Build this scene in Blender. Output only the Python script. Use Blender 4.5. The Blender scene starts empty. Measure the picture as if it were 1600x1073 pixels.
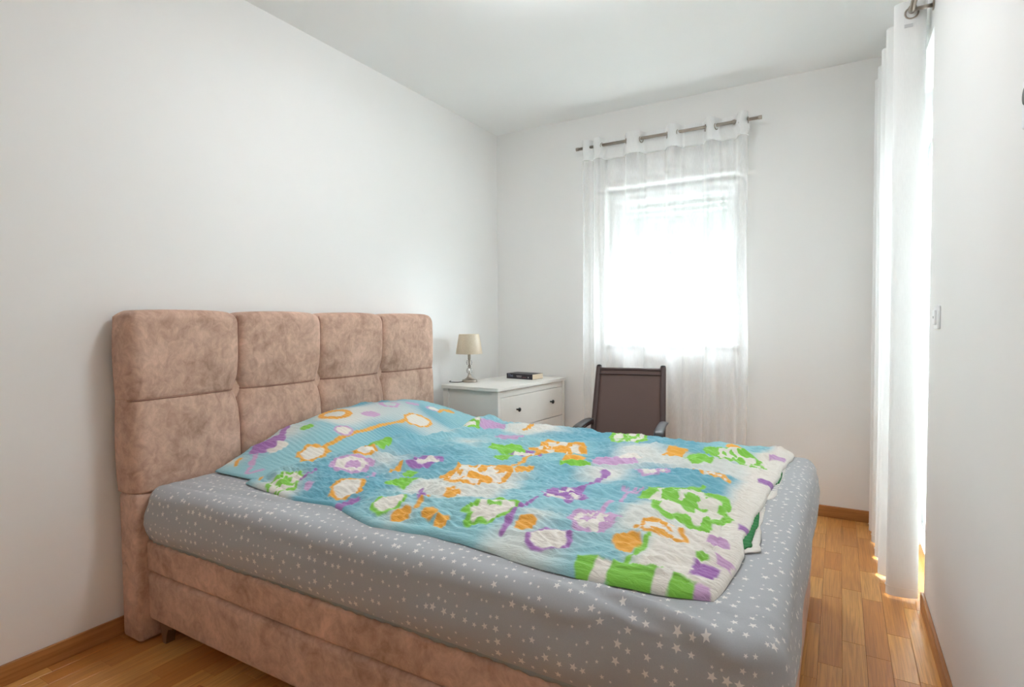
import bpy, bmesh, math, random
import numpy as np
from mathutils import Vector, Matrix
from math import sin, cos, pi, radians as RAD

SC = bpy.context.scene
COL = SC.collection

# ---------------------------------------------------------------- camera
def make_camera():
    yaw, pitch, roll = RAD(30.2436), RAD(2.0397), RAD(-0.4601)
    F = Vector((-sin(yaw)*cos(pitch), cos(yaw)*cos(pitch), -sin(pitch)))
    R = Vector((cos(yaw), sin(yaw), 0))
    U = R.cross(F)
    R2 = R*cos(roll)+U*sin(roll)
    U2 = -R*sin(roll)+U*cos(roll)
    cd = bpy.data.cameras.new('camera')
    cd.sensor_width = 36.0
    cd.lens = 879.77/1600*36.0
    cd.clip_start = 0.02
    co = bpy.data.objects.new('camera', cd)
    M = Matrix((R2, U2, -F)).transposed().to_4x4()
    M.translation = Vector((2.3137, -3.7538, 1.1485))
    co.matrix_world = M
    COL.objects.link(co)
    SC.camera = co
make_camera()

# ---------------------------------------------------------------- sky, exposure
SKY = 3.7
w = bpy.data.worlds.new('overcast_sky'); SC.world = w; w.use_nodes = True
nt = w.node_tree; nt.nodes.clear()
_o = nt.nodes.new('ShaderNodeOutputWorld'); _b = nt.nodes.new('ShaderNodeBackground')
_b.inputs['Color'].default_value = (0.83, 0.92, 1.0, 1); _b.inputs['Strength'].default_value = SKY
nt.links.new(_b.outputs[0], _o.inputs[0])

def portal(name, loc, rot, sx, sy):
    l = bpy.data.lights.new(name, 'AREA'); l.shape = 'RECTANGLE'; l.size = sx; l.size_y = sy
    l.cycles.is_portal = True
    o = bpy.data.objects.new(name, l); o.location = loc; o.rotation_euler = rot; COL.objects.link(o)
portal('window_portal', (1.29, 0.36, 1.50), (RAD(-90), 0, 0), 0.80, 1.06)
portal('balcony_portal', (2.96, -0.64, 1.16), (0, RAD(90), 0), 2.28, 0.78)

SC.view_settings.view_transform = 'Standard'
SC.view_settings.look = 'None'
SC.view_settings.gamma = 1.0
SC.view_settings.use_curve_mapping = False
SC.view_settings.exposure = 3.7
SC.cycles.max_bounces = 16
SC.cycles.diffuse_bounces = 10
SC.cycles.glossy_bounces = 4
SC.cycles.transmission_bounces = 10
SC.cycles.transparent_max_bounces = 24
SC.cycles.caustics_reflective = False
SC.cycles.caustics_refractive = False

# strength of the fill lamp added overhead, above the view, to lift the daylight
FILL_LAMP = 2.8

# ---------------------------------------------------------------- helpers
def srgb(r, g, b):
    def f(c):
        c /= 255.0
        return c/12.92 if c <= 0.04045 else ((c+0.055)/1.055)**2.4
    return (f(r), f(g), f(b), 1.0)

class NT:
    """small node-tree builder"""
    def __init__(s, name):
        s.m = bpy.data.materials.new(name); s.m.use_nodes = True
        s.t = s.m.node_tree; s.t.nodes.clear()
        s.out = s.t.nodes.new('ShaderNodeOutputMaterial')
    def n(s, kind, **kw):
        nd = s.t.nodes.new(kind)
        for k, v in kw.items(): setattr(nd, k, v)
        return nd
    def l(s, a, b): s.t.links.new(a, b)
    def put(s, sock, v):
        if hasattr(v, 'is_output'): s.l(v, sock)
        else: sock.default_value = v
    def m_(s, op, a, b=0.0, c=0.0):
        nd = s.n('ShaderNodeMath', operation=op)
        s.put(nd.inputs[0], a); s.put(nd.inputs[1], b); s.put(nd.inputs[2], c)
        return nd.outputs[0]
    def noise(s, vec, scale, detail=3, rough=0.5, dist=0.0):
        nd = s.n('ShaderNodeTexNoise')
        if vec is not None: s.l(vec, nd.inputs['Vector'])
        nd.inputs['Scale'].default_value = scale; nd.inputs['Detail'].default_value = detail
        nd.inputs['Roughness'].default_value = rough; nd.inputs['Distortion'].default_value = dist
        return nd.outputs['Fac']
    def mapr(s, v, a, b, c, d):
        nd = s.n('ShaderNodeMapRange')
        s.put(nd.inputs[0], v)
        for i, x in enumerate((a, b, c, d)): s.put(nd.inputs[i+1], x)
        return nd.outputs[0]
    def mix(s, f, a, b, blend='MIX'):
        nd = s.n('ShaderNodeMix', data_type='RGBA', blend_type=blend)
        s.put(nd.inputs[0], f); s.put(nd.inputs[6], a); s.put(nd.inputs[7], b)
        return nd.outputs[2]
    def scalev(s, vec, sc):
        nd = s.n('ShaderNodeMapping'); s.l(vec, nd.inputs[0]); nd.inputs['Scale'].default_value = sc
        return nd.outputs[0]
    def bump(s, h, strength, dist):
        nd = s.n('ShaderNodeBump'); nd.inputs['Strength'].default_value = strength
        nd.inputs['Distance'].default_value = dist; s.l(h, nd.inputs['Height'])
        return nd.outputs[0]
    def bsdf(s, color, rough=0.5, metal=0.0, normal=None, **kw):
        p = s.n('ShaderNodeBsdfPrincipled')
        s.put(p.inputs['Base Color'], color); s.put(p.inputs['Roughness'], rough)
        p.inputs['Metallic'].default_value = metal
        for k, v in kw.items(): s.put(p.inputs[k.replace('_', ' ')], v)
        if normal is not None: s.l(normal, p.inputs['Normal'])
        s.l(p.outputs[0], s.out.inputs[0])
        return p
    def obj(s): return s.n('ShaderNodeTexCoord').outputs['Object']
    def uv(s): return s.n('ShaderNodeTexCoord').outputs['UV']

MAT = {}
def simple(name, col, rough=0.5, metal=0.0, grain=0.0, gscale=200, **kw):
    t = NT(name); nm = None
    o = t.obj()
    if grain: nm = t.bump(t.noise(o, gscale, 4), grain, 0.002)
    c = t.mix(t.mapr(t.noise(o, 6, 3), .3, .7, 0, 1), tuple(x*0.96 for x in col[:3])+(1,), col)
    t.bsdf(c, rough, metal, nm, **kw); MAT[name] = t.m
    return t.m

def link(name, me, mat=None, parent=None, smooth=False, loc=None):
    o = bpy.data.objects.new(name, me)
    if mat is not None and not me.materials: me.materials.append(mat)
    if smooth: me.polygons.foreach_set('use_smooth', [True]*len(me.polygons))
    COL.objects.link(o)
    if parent is not None: o.parent = parent
    if loc is not None: o.location = loc
    return o
def bm_obj(name, bm, mat, parent=None, smooth=False, loc=None):
    bmesh.ops.recalc_face_normals(bm, faces=bm.faces[:])
    me = bpy.data.meshes.new(name); bm.to_mesh(me); bm.free()
    return link(name, me, mat, parent, smooth, loc)
def thing(name, label, cat, loc=(0, 0, 0), rz=0.0, group=None):
    o = bpy.data.objects.new(name, None); o.empty_display_size = 0.1
    o.location = loc; o.rotation_euler = (0, 0, rz); COL.objects.link(o)
    return tag(o, label, cat, group)
def tag(o, label, cat, group=None):
    o['label'] = label; o['category'] = cat
    if group: o['group'] = group
    return o
def struct(o, label=None):
    o['kind'] = 'structure'
    if label: o['label'] = label
    return o
def box(bm, x0, y0, z0, x1, y1, z1, bev=0.0, seg=2):
    r = bmesh.ops.create_cube(bm, size=1.0)
    vs = r['verts']
    for v in vs:
        v.co = Vector((x0+(v.co.x+.5)*(x1-x0), y0+(v.co.y+.5)*(y1-y0), z0+(v.co.z+.5)*(z1-z0)))
    if bev > 0:
        es = list({e for v in vs for e in v.link_edges})
        bmesh.ops.bevel(bm, geom=es, offset=bev, segments=seg, profile=0.5, affect='EDGES')
    return vs
def box_obj(name, a, b, mat, parent=None, bev=0.0, seg=2, smooth=False):
    bm = bmesh.new(); box(bm, *a, *b, bev, seg)
    return bm_obj(name, bm, mat, parent, smooth)
def lathe(bm, prof, n=24, cx=0, cy=0, z=0, caps=True):
    rings = []
    for r, h in prof:
        rings.append([bm.verts.new((cx+r*cos(2*pi*i/n), cy+r*sin(2*pi*i/n), z+h)) for i in range(n)])
    for a, b in zip(rings, rings[1:]):
        for i in range(n): bm.faces.new((a[i], a[(i+1) % n], b[(i+1) % n], b[i]))
    if caps:
        bm.faces.new(rings[0][::-1]); bm.faces.new(rings[-1])
def tube(bm, pts, r, n=10, closed=False, ry=None, up=(0, 0, 1)):
    """sweep an elliptical section (r, ry) along points"""
    ry = ry or r
    pts = [Vector(p) for p in pts]; N = len(pts); rings = []
    for i, p in enumerate(pts):
        if closed: t = pts[(i+1) % N]-pts[i-1]
        else: t = pts[min(i+1, N-1)]-pts[max(i-1, 0)]
        t.normalize()
        u = Vector(up)
        if abs(t.dot(u)) > 0.97: u = Vector((1, 0, 0)) if abs(t.x) < .9 else Vector((0, 1, 0))
        s = t.cross(u).normalized(); q = s.cross(t).normalized()
        rings.append([bm.verts.new(p+s*(r*cos(2*pi*k/n))+q*(ry*sin(2*pi*k/n))) for k in range(n)])
    seq = list(zip(rings, rings[1:])) + ([(rings[-1], rings[0])] if closed else [])
    for a, b in seq:
        for k in range(n): bm.faces.new((a[k], a[(k+1) % n], b[(k+1) % n], b[k]))
    if not closed:
        bm.faces.new(rings[0][::-1]); bm.faces.new(rings[-1])
def smooth_path(pts, sub=8):
    P = [Vector(p) for p in pts]; out = []
    for i in range(len(P)-1):
        p0 = P[max(i-1, 0)]; p1 = P[i]; p2 = P[i+1]; p3 = P[min(i+2, len(P)-1)]
        for k in range(sub):
            t = k/sub
            out.append(0.5*((2*p1)+(p2-p0)*t+(2*p0-5*p1+4*p2-p3)*t*t+(3*p1-p0-3*p2+p3)*t**3))
    out.append(P[-1]); return out
def grid_mesh(name, V, nu, nv, extra_faces=None, uv=None, col=None, closed_u=False):
    """V: (nu*nv,3) array, index = i*nv+j"""
    I, J = np.meshgrid(np.arange(nu if closed_u else nu-1), np.arange(nv-1), indexing='ij')
    I2 = (I+1) % nu
    q = np.stack([I*nv+J, I2*nv+J, I2*nv+J+1, I*nv+J+1], -1).reshape(-1, 4)
    return raw_mesh(name, V, q, uv, col)
def raw_mesh(name, V, quads, uv=None, col=None):
    me = bpy.data.meshes.new(name)
    V = np.asarray(V, np.float32); quads = np.asarray(quads, np.int32)
    me.vertices.add(len(V)); me.vertices.foreach_set('co', V.ravel())
    me.loops.add(quads.size); me.loops.foreach_set('vertex_index', quads.ravel())
    me.polygons.add(len(quads))
    me.polygons.foreach_set('loop_start', np.arange(0, quads.size, 4, dtype=np.int32))
    me.polygons.foreach_set('loop_total', np.full(len(quads), 4, np.int32))
    me.update(calc_edges=True)
    if uv is not None:
        ul = me.uv_layers.new(name='UVMap')
        ul.data.foreach_set('uv', np.asarray(uv, np.float32)[quads.ravel()].ravel())
    if col is not None:
        ca = me.color_attributes.new(name='print', type='FLOAT_COLOR', domain='POINT')
        c4 = np.ones((len(V), 4), np.float32); c4[:, :3] = col
        ca.data.foreach_set('color', c4.ravel())
    me.polygons.foreach_set('use_smooth', np.ones(len(quads), bool))
    me.validate(); me.update()
    return me

# ---------------------------------------------------------------- cloth maths (metres, room coordinates)
def lattice(ix, iy, seed):
    h = (ix.astype(np.int64)*374761393 + iy.astype(np.int64)*668265263 + seed*1442695041) & 0xffffffff
    h = ((h ^ (h >> 13))*1274126177) & 0xffffffff
    h = (h ^ (h >> 16)) & 0xffff
    return h/32767.5-1.0
def vnoise(x, y, seed=0):
    ix = np.floor(x); iy = np.floor(y); fx = x-ix; fy = y-iy
    ix = ix.astype(np.int64); iy = iy.astype(np.int64)
    sx = fx*fx*fx*(fx*(fx*6-15)+10); sy = fy*fy*fy*(fy*(fy*6-15)+10)
    a = lattice(ix, iy, seed); b = lattice(ix+1, iy, seed)
    c = lattice(ix, iy+1, seed); d = lattice(ix+1, iy+1, seed)
    return (a*(1-sx)+b*sx)*(1-sy)+(c*(1-sx)+d*sx)*sy
def ridged(x, y, seed=0): return 1-2*np.abs(vnoise(x, y, seed))
def sstep(a, b, x):
    t = np.clip((x-a)/(b-a), 0, 1); return t*t*(3-2*t)
Z0 = 0.572                                   # top of the mattress
PA = np.array([[-2.46, 0.004], [-2.40, 0.022], [-2.30, 0.052], [-2.17, 0.105], [-2.08, .135], [-1.88, .163], [-1.6, .172], [-1.38, .164], [-1.24, .128], [-1.12, .072], [-1.02, .026], [-.96, .004]])
PB = np.array([[.14, .62], [.17, .86], [.22, 1.0], [.32, .98], [.45, .80], [.58, .52], [.70, .24], [.80, .03]])
def smooth_interp(P, v):
    # interpolate then soften
    s = 0.03; r = 0
    for k in (-1.5, -.75, 0, .75, 1.5): r = r+np.interp(v+k*s*0.7, P[:, 0], P[:, 1])
    return r/5
def pillow_h(x, y):
    a = smooth_interp(PA, y); b = np.interp(x, PB[:, 0], PB[:, 1])
    # soft dents towards the left corner
    d = 0.010*vnoise(x*5, y*4, 3)*sstep(0, .05, a)
    return Z0+0.004+a*b+d*b
NEAR = np.array([[.40, -2.480], [.55, -2.510], [.78, -2.545], [.93, -2.520], [1.17, -2.590], [1.34, -2.570], [1.46, -2.567], [1.63, -2.594], [1.8, -2.608], [1.95, -2.596], [2.03, -2.582], [2.12, -2.56]])
UPX = np.array([[-2.62, .42], [-2.48, .45], [-2.35, .53], [-2.2, .60], [-1.97, .60], [-1.8, .69], [-1.5, .68], [-1.15, .62], [-1.05, .60]])
FOOT = np.array([[-2.62, 2.085], [-2.54, 2.100], [-2.4, 2.112], [-2.3, 2.118], [-2.2, 2.100], [-1.9, 2.110], [-1.6, 2.125], [-1.3, 2.135], [-1.15, 2.150], [-1.0, 2.155]])
def far_y(x): return -1.085+0.008*np.sin(x*7)+0.006*np.sin(x*17+1)
def duvet_xy(s, t):
    """s 0..1 head to foot, t 0..1 near to far -> plan position"""
    x = s*0; y = s*0
    x = .6+1.5*s; 
    for _ in range(4):
        yn = np.interp(x, NEAR[:, 0], NEAR[:, 1]); yf = far_y(x)
        y = yn+(yf-yn)*t
        xu = np.interp(y, UPX[:, 0], UPX[:, 1]); xf = np.interp(y, FOOT[:, 0], FOOT[:, 1])
        x = xu+(xf-xu)*s
    return x, y
def edge_e(x, y):
    yn = np.interp(x, NEAR[:, 0], NEAR[:, 1]); yf = far_y(x)
    xu = np.interp(y, UPX[:, 0], UPX[:, 1]); xf = np.interp(y, FOOT[:, 0], FOOT[:, 1])
    return y-yn, yf-y, x-xu, xf-x
def rnd(e, r): return np.sqrt(np.clip(1-(1-np.clip(e/r, 0, 1))**2, 0, 1))
def duvet_loft(x, y, fine=True):
    en, ef, eu, ex = edge_e(x, y)
    loft = 0.016*rnd(en, .018)*rnd(ef, .03)*rnd(eu, .035)*rnd(ex, .02)
    puff = 0.030*sstep(0, .16, en)*sstep(0, .22, ef)*sstep(-.03, .12, eu)*sstep(0.03, .25, ex)
    inner = sstep(0, .05, en)*sstep(0, .04, ef)*sstep(0, .07, ex)*(0.35+.65*sstep(0, .10, eu))
    # long soft folds that run from the pillow towards the foot
    c, s_ = cos(RAD(24)), sin(RAD(24))
    u = x*c+y*s_; v = -x*s_+y*c
    wob = 0.05*vnoise(u*3, v*3, 11)
    big = 0.012*vnoise(u*2.0+7, (v+wob)*8.5, 5)
    mid = 0.0095*ridged(u*3.2, (v+wob)*15, 8)
    c2, s2 = cos(RAD(-14)), sin(RAD(-14))
    u2 = x*c2+y*s2; v2 = -x*s2+y*c2
    mid2 = 0.0065*ridged(u2*4.5+3, (v2+.4*wob)*23, 21)
    z = loft+inner*(puff/ (0.3+.7) + big+mid+mid2)
    if fine:
        fn = 0.0050*ridged(u*7+9, (v+.3*wob)*40, 31)+0.0034*ridged(u2*16+3, (v2+.2*wob)*85, 33)+0.0010*vnoise(u2*60, v2*120, 37)
        z = z+inner*fn
        # seersucker puckers
        ph = y*2*pi/.0165+2.2*vnoise(x*9, y*9, 41)
        k = .5+.5*sstep(-.3, .5, vnoise(x*2.3, y*2.3, 47))
        z = z+inner*0.0009*np.sin(ph)*k*(1+.6*np.sin(x*2*pi/.021+2*vnoise(x*8, y*8, 43)))
    z = z+.0016*np.sin(y*2*pi/.0125+1.5*vnoise(x*4, y*9, 59))*sstep(.066, .058, ex)*sstep(0, .012, ex)*sstep(0, .03, en)
    # stitched hem line near the foot and along the near side
    z = z-0.004*np.exp(-((ex-.062)/.005)**2)*sstep(0, .03, en)
    z = z-0.003*np.exp(-((en-.028)/.004)**2)
    return z
def duvet_h(x, y, fine=True):
    base = Z0+0.003
    p = pillow_h(x, y)
    sm = base+np.maximum(p-base-.004, 0)*0.92
    # ridge where the cover is pushed up against the pillow
    en, ef, eu, ex = edge_e(x, y)
    rid = 0.020*np.exp(-((eu-.06)/.05)**2)*sstep(0, .2, en)*sstep(0, .15, ef)*(1+.5*vnoise(y*4, x*2, 71))*rnd(eu, .03)
    return sm+rid+duvet_loft(x, y, fine)
def pillow_fine(x, y):
    ph = y*2*pi/.0185+x*18+2.6*vnoise(x*6, y*6, 51)
    a = smooth_interp(PA, y)
    c, s_ = cos(RAD(30)), sin(RAD(30)); u = x*c+y*s_; v = -x*s_+y*c
    wr = 0.006*ridged(u*3, v*8, 55)*sstep(.0, .06, a)
    return 0.0011*np.sin(ph)*sstep(0.01, .06, a)+wr-.003

# ---------------------------------------------------------------- materials
def mat_wall(name, col):
    t = NT(name); o = t.obj()
    h = t.noise(o, 160, 4, .6)
    c = t.mix(t.mapr(t.noise(o, 1.5, 3), .3, .7, 0, 1), tuple(x*.975 for x in col[:3])+(1,), col)
    t.bsdf(c, .85, 0, t.bump(h, .12, .001)); MAT[name] = t.m
mat_wall('white_wall_paint', srgb(237, 236, 234))
mat_wall('ceiling_paint', srgb(240, 240, 239))
mat_wall('facade_plaster', srgb(205, 202, 196))
mat_wall('dimming_facade', srgb(112, 108, 104))  # dark tone chosen to dim what the window looks out on
simple('white_pvc', srgb(240, 240, 240), .35)
simple('white_lacquer', srgb(228, 225, 219), .38)
simple('brushed_nickel', srgb(176, 166, 155), .32, 1.0)
simple('black_knob', srgb(28, 26, 26), .35)
simple('dark_gasket', srgb(95, 97, 96), .6)
simple('light_grey_plastic', srgb(205, 205, 206), .4)
simple('white_plastic', srgb(238, 239, 241), .35)
t = NT('shutter_slat')
_d = t.n('ShaderNodeBsdfDiffuse'); _d.inputs[0].default_value = srgb(236, 236, 235); _tl = t.n('ShaderNodeBsdfTranslucent'); _tl.inputs[0].default_value = srgb(236, 236, 232)
_m = t.n('ShaderNodeMixShader'); _m.inputs[0].default_value = .035; t.l(_d.outputs[0], _m.inputs[1]); t.l(_tl.outputs[0], _m.inputs[2]); t.l(_m.outputs[0], t.out.inputs[0]); MAT['shutter_slat'] = t.m
simple('chair_tube', srgb(72, 52, 49), .42)
simple('armrest_plastic', srgb(44, 42, 45), .42)
simple('leg_metal', srgb(140, 118, 98), .4, .6)
simple('cord_black', srgb(30, 28, 28), .5)
simple('page_paper', srgb(232, 214, 188), .85)
simple('ground_soil', srgb(150, 150, 145), .9)
simple('roof_tile', srgb(190, 175, 165), .8)

def mat_oak(name, per_island, kscale):
    t = NT(name)
    o = t.obj()
    if per_island:
        r = t.n('ShaderNodeNewGeometry').outputs['Random Per Island']
        vec = o
    else:
        r = t.n('ShaderNodeObjectInfo').outputs['Random']
        vec = t.n('ShaderNodeTexCoord').outputs['Object']
    cb = t.n('ShaderNodeCombineXYZ')
    t.put(cb.inputs[0], t.m_('MULTIPLY', r, 37.0)); t.put(cb.inputs[1], t.m_('MULTIPLY', r, 91.0)); t.put(cb.inputs[2], t.m_('MULTIPLY', r, 13.0))
    va = t.n('ShaderNodeVectorMath', operation='ADD'); t.l(vec, va.inputs[0]); t.l(cb.outputs[0], va.inputs[1])
    p = va.outputs[0]
    s = t.scalev(p, kscale)
    n1 = t.noise(s, 1.0, 3, .5, .5)                       # cathedral figure
    rings = t.m_('FRACT', t.m_('MULTIPLY', n1, 9.0))
    rg = t.mapr(t.m_('ABSOLUTE', t.m_('SUBTRACT', rings, .5)), 0, .5, 0, 1)
    fine = t.noise(t.scalev(p, (kscale[0]*12, kscale[1]*5, kscale[2]*12)), 1.0, 3, .6)
    knots = t.noise(t.scalev(p, tuple(k*.5 for k in kscale)), 1.0, 1, .4)
    tone = t.mapr(r, 0, 1, 0, 1)
    base = t.mix(tone, srgb(200, 133, 66), srgb(234, 178, 104))
    c = t.mix(t.m_('MULTIPLY', rg, .34), base, srgb(166, 106, 54))
    c = t.mix(t.m_('MULTIPLY', t.mapr(fine, .45, .75, 0, 1), .45), c, srgb(140, 88, 46))
    c = t.mix(t.m_('MULTIPLY', t.mapr(knots, .68, .80, 0, 1), .6), c, srgb(96, 58, 34))
    nm = t.bump(t.m_('ADD', rg, fine), .06, .001)
    t.bsdf(c, t.mapr(fine, 0, 1, .24, .38), 0, nm, Specular_IOR_Level=.5); MAT[name] = t.m
mat_oak('oak_plank', False, (24, 1.0, 6))
mat_oak('oak_floor_far', True, (24, 1.0, 6))
def mat_skirt(name, sc):
    t = NT(name); o = t.obj()
    g = t.noise(t.scalev(o, sc), 1, 4, .6, .6)
    c = t.mix(t.mapr(g, .3, .7, 0, 1), srgb(150, 98, 52), srgb(188, 134, 80))
    t.bsdf(c, .4, 0, t.bump(g, .05, .001)); MAT[name] = t.m
mat_skirt('oak_skirting_y', (40, 2.2, 60)); mat_skirt('oak_skirting_x', (2.2, 40, 60))

def mat_velvet(name, col, dark):
    t = NT(name); o = t.obj()
    a = t.noise(o, 6, 8, .68, .6); b = t.noise(t.scalev(o, (1, 1.3, 1)), 24, 5, .65, .8)
    f = t.m_('ADD', t.m_('MULTIPLY', a, .6), t.m_('MULTIPLY', b, .4))
    c = t.mix(t.mapr(f, .36, .64, 0, 1), dark, col)
    nm = t.bump(t.noise(o, 900, 2), .15, .0008)
    p = t.bsdf(c, .75, 0, nm, Sheen_Weight=.45, Sheen_Roughness=.4)
    p.inputs['Sheen Tint'].default_value = srgb(235, 205, 190)
    p.inputs['Specular IOR Level'].default_value = .2
    MAT[name] = t.m
mat_velvet('rose_velvet', srgb(224, 189, 169), srgb(162, 130, 113))
mat_velvet('rose_velvet_piping', srgb(172, 134, 117), srgb(146, 109, 94))

def mat_print(name):
    t = NT(name); o = t.obj()
    a = t.n('ShaderNodeVertexColor'); a.layer_name = 'print'
    wv = t.noise(o, 700, 2, .6)
    mp = t.n('ShaderNodeMapping'); t.l(o, mp.inputs[0]); mp.inputs['Rotation'].default_value = (0, 0, RAD(-20)); mp.inputs['Scale'].default_value = (26, 120, 40)
    cr = t.noise(mp.outputs[0], 1.0, 4, .6, .7)
    nm0 = t.bump(cr, .7, .007)
    b2 = t.n('ShaderNodeBump'); b2.inputs['Strength'].default_value = .2; b2.inputs['Distance'].default_value = .0012
    t.l(t.m_('ADD', wv, t.noise(o, 160, 3)), b2.inputs['Height']); t.l(nm0, b2.inputs['Normal']); nm = b2.outputs[0]
    t.bsdf(a.outputs[0], .62, 0, nm, Sheen_Weight=.2, Specular_IOR_Level=.4); MAT[name] = t.m
mat_print('printed_seersucker')
simple('white_hem_cloth', srgb(226, 222, 216), .85, 0, .3, 300)
simple('green_lining', srgb(48, 128, 72), .85, 0, .3, 300)

def mat_stars(name, body):
    t = NT(name); uv = t.uv(); o = t.obj()
    def layer(cell, rmin, rmax, off):
        mp = t.n('ShaderNodeMapping'); t.l(uv, mp.inputs[0]); mp.inputs['Location'].default_value = (off, off*.7, 0)
        mp.inputs['Scale'].default_value = (1/cell, 1/cell, 1)
        v = t.n('ShaderNodeTexVoronoi', voronoi_dimensions='2D', feature='F1')
        v.inputs['Scale'].default_value = 1.0; v.inputs['Randomness'].default_value = .62
        t.l(mp.outputs[0], v.inputs['Vector'])
        d = t.n('ShaderNodeVectorMath', operation='SUBTRACT'); t.l(mp.outputs[0], d.inputs[0]); t.l(v.outputs['Position'], d.inputs[1])
        sx = t.n('ShaderNodeSeparateXYZ'); t.l(d.outputs[0], sx.inputs[0])
        cs = t.n('ShaderNodeSeparateColor'); t.l(v.outputs['Color'], cs.inputs[0])
        x, y = sx.outputs[0], sx.outputs[1]
        r = t.m_('MULTIPLY', t.m_('SQRT', t.m_('ADD', t.m_('MULTIPLY', x, x), t.m_('MULTIPLY', y, y))), cell)
        th = t.m_('ADD', t.m_('ARCTAN2', y, x), t.m_('MULTIPLY', cs.outputs[0], 6.283))
        st = 2*pi/5
        a = t.m_('ABSOLUTE', t.m_('SUBTRACT', t.m_('FLOORED_MODULO', th, st), st/2))
        q = t.m_('POWER', cs.outputs[1], 1.6)
        Rr = t.m_('ADD', t.m_('MULTIPLY', q, rmax-rmin), rmin)
        k = .42; be = pi/5
        num = k*sin(be)
        den = t.m_('ADD', t.m_('SINE', a), t.m_('MULTIPLY', t.m_('SINE', t.m_('SUBTRACT', be, a)), k))
        lim = t.m_('MULTIPLY', Rr, t.m_('DIVIDE', num, den))
        return t.mapr(t.m_('SUBTRACT', lim, r), -.0004, .0004, 0, 1)
    m = t.m_('MAXIMUM', layer(.030, .0030, .0108, 0.0), 0)
    bc = t.mix(t.mapr(t.noise(o, 420, 2), .3, .7, 0, 1), tuple(x*.94 for x in body[:3])+(1,), body)
    c = t.mix(m, bc, srgb(226, 223, 219))
    nm = t.bump(t.noise(o, 900, 2), .15, .0006)
    t.bsdf(c, .75, 0, nm, Sheen_Weight=.15, Specular_IOR_Level=.3); MAT[name] = t.m
mat_stars('grey_star_jersey', srgb(172, 175, 180))
simple('sheet_hem', srgb(150, 160, 166), .8, 0, .4, 250)

def mat_sheer(name, open_, col, through=.5):
    t = NT(name); uv = t.uv()
    tr = t.n('ShaderNodeBsdfTransparent'); tl = t.n('ShaderNodeBsdfTranslucent'); df = t.n('ShaderNodeBsdfDiffuse')
    tl.inputs[0].default_value = col; df.inputs[0].default_value = col
    m1 = t.n('ShaderNodeMixShader'); m1.inputs[0].default_value = 1-through
    t.l(tl.outputs[0], m1.inputs[1]); t.l(df.outputs[0], m1.inputs[2])
    m2 = t.n('ShaderNodeMixShader')
    wv = t.noise(t.scalev(uv, (1, .12, 1)), 240, 2, .6)
    # grazing views meet more thread
    lw = t.n('ShaderNodeLayerWeight'); lw.inputs[0].default_value = .35
    f = t.m_('ADD', t.mapr(wv, .3, .7, 1-open_-.02, 1-open_+.02), t.m_('MULTIPLY', lw.outputs['Facing'], .25))
    t.l(f, m2.inputs[0]); t.l(tr.outputs[0], m2.inputs[1]); t.l(m1.outputs[0], m2.inputs[2])
    t.l(m2.outputs[0], t.out.inputs[0]); MAT[name] = t.m
mat_sheer('sheer_voile', .70, srgb(248, 248, 248), .45)
mat_sheer('voile_heading', .05, srgb(240, 240, 239), .2)
mat_sheer('dense_voile', .02, srgb(236, 236, 235), .030)

def mat_glass(name):
    t = NT(name)
    tr = t.n('ShaderNodeBsdfTransparent'); tr.inputs[0].default_value = (.96, .98, .97, 1)
    g = t.n('ShaderNodeBsdfGlossy'); g.inputs['Roughness'].default_value = .02
    fr = t.n('ShaderNodeFresnel'); fr.inputs[0].default_value = 1.3
    bf = t.n('ShaderNodeNewGeometry').outputs['Backfacing']
    mx = t.n('ShaderNodeMixShader'); t.l(t.m_('MULTIPLY', fr.outputs[0], t.m_('SUBTRACT', 1.0, bf)), mx.inputs[0]); t.l(tr.outputs[0], mx.inputs[1]); t.l(g.outputs[0], mx.inputs[2])
    t.l(mx.outputs[0], t.out.inputs[0]); MAT[name] = t.m
mat_glass('window_glass')
def mat_crystal(name):
    t = NT(name)
    t.bsdf((1, 1, 1, 1), .02, 0, None, Transmission_Weight=1.0, IOR=1.45); MAT[name] = t.m
mat_crystal('crystal')
def mat_shade(name):
    t = NT(name); o = t.obj()
    n = t.noise(t.scalev(o, (1, 1, .25)), 300, 2)
    c = t.mix(t.mapr(n, .3, .7, 0, 1), srgb(224, 208, 182), srgb(236, 222, 200))
    d = t.n('ShaderNodeBsdfDiffuse'); tl = t.n('ShaderNodeBsdfTranslucent'); gl = t.n('ShaderNodeBsdfGlossy'); gl.inputs['Roughness'].default_value = .45
    t.l(c, d.inputs[0]); t.l(c, tl.inputs[0])
    a = t.n('ShaderNodeMixShader'); a.inputs[0].default_value = .3; t.l(d.outputs[0], a.inputs[1]); t.l(tl.outputs[0], a.inputs[2])
    b = t.n('ShaderNodeMixShader'); b.inputs[0].default_value = .08; t.l(a.outputs[0], b.inputs[1]); t.l(gl.outputs[0], b.inputs[2])
    t.l(b.outputs[0], t.out.inputs[0]); MAT[name] = t.m
mat_shade('satin_shade')
def mat_sling(name):
    t = NT(name); o = t.obj()
    wv = t.n('ShaderNodeTexWave', wave_type='BANDS', bands_direction='X'); wv.inputs['Scale'].default_value = 130; t.l(o, wv.inputs['Vector'])
    wz = t.n('ShaderNodeTexWave', wave_type='BANDS', bands_direction='Z'); wz.inputs['Scale'].default_value = 130; t.l(o, wz.inputs['Vector'])
    s = t.m_('MULTIPLY', wv.outputs['Fac'], wz.outputs['Fac'])
    c = t.mix(s, srgb(88, 66, 60), srgb(112, 88, 80))
    t.bsdf(c, .6, 0, t.bump(s, .3, .0006)); MAT[name] = t.m
mat_sling('brown_sling')

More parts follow.
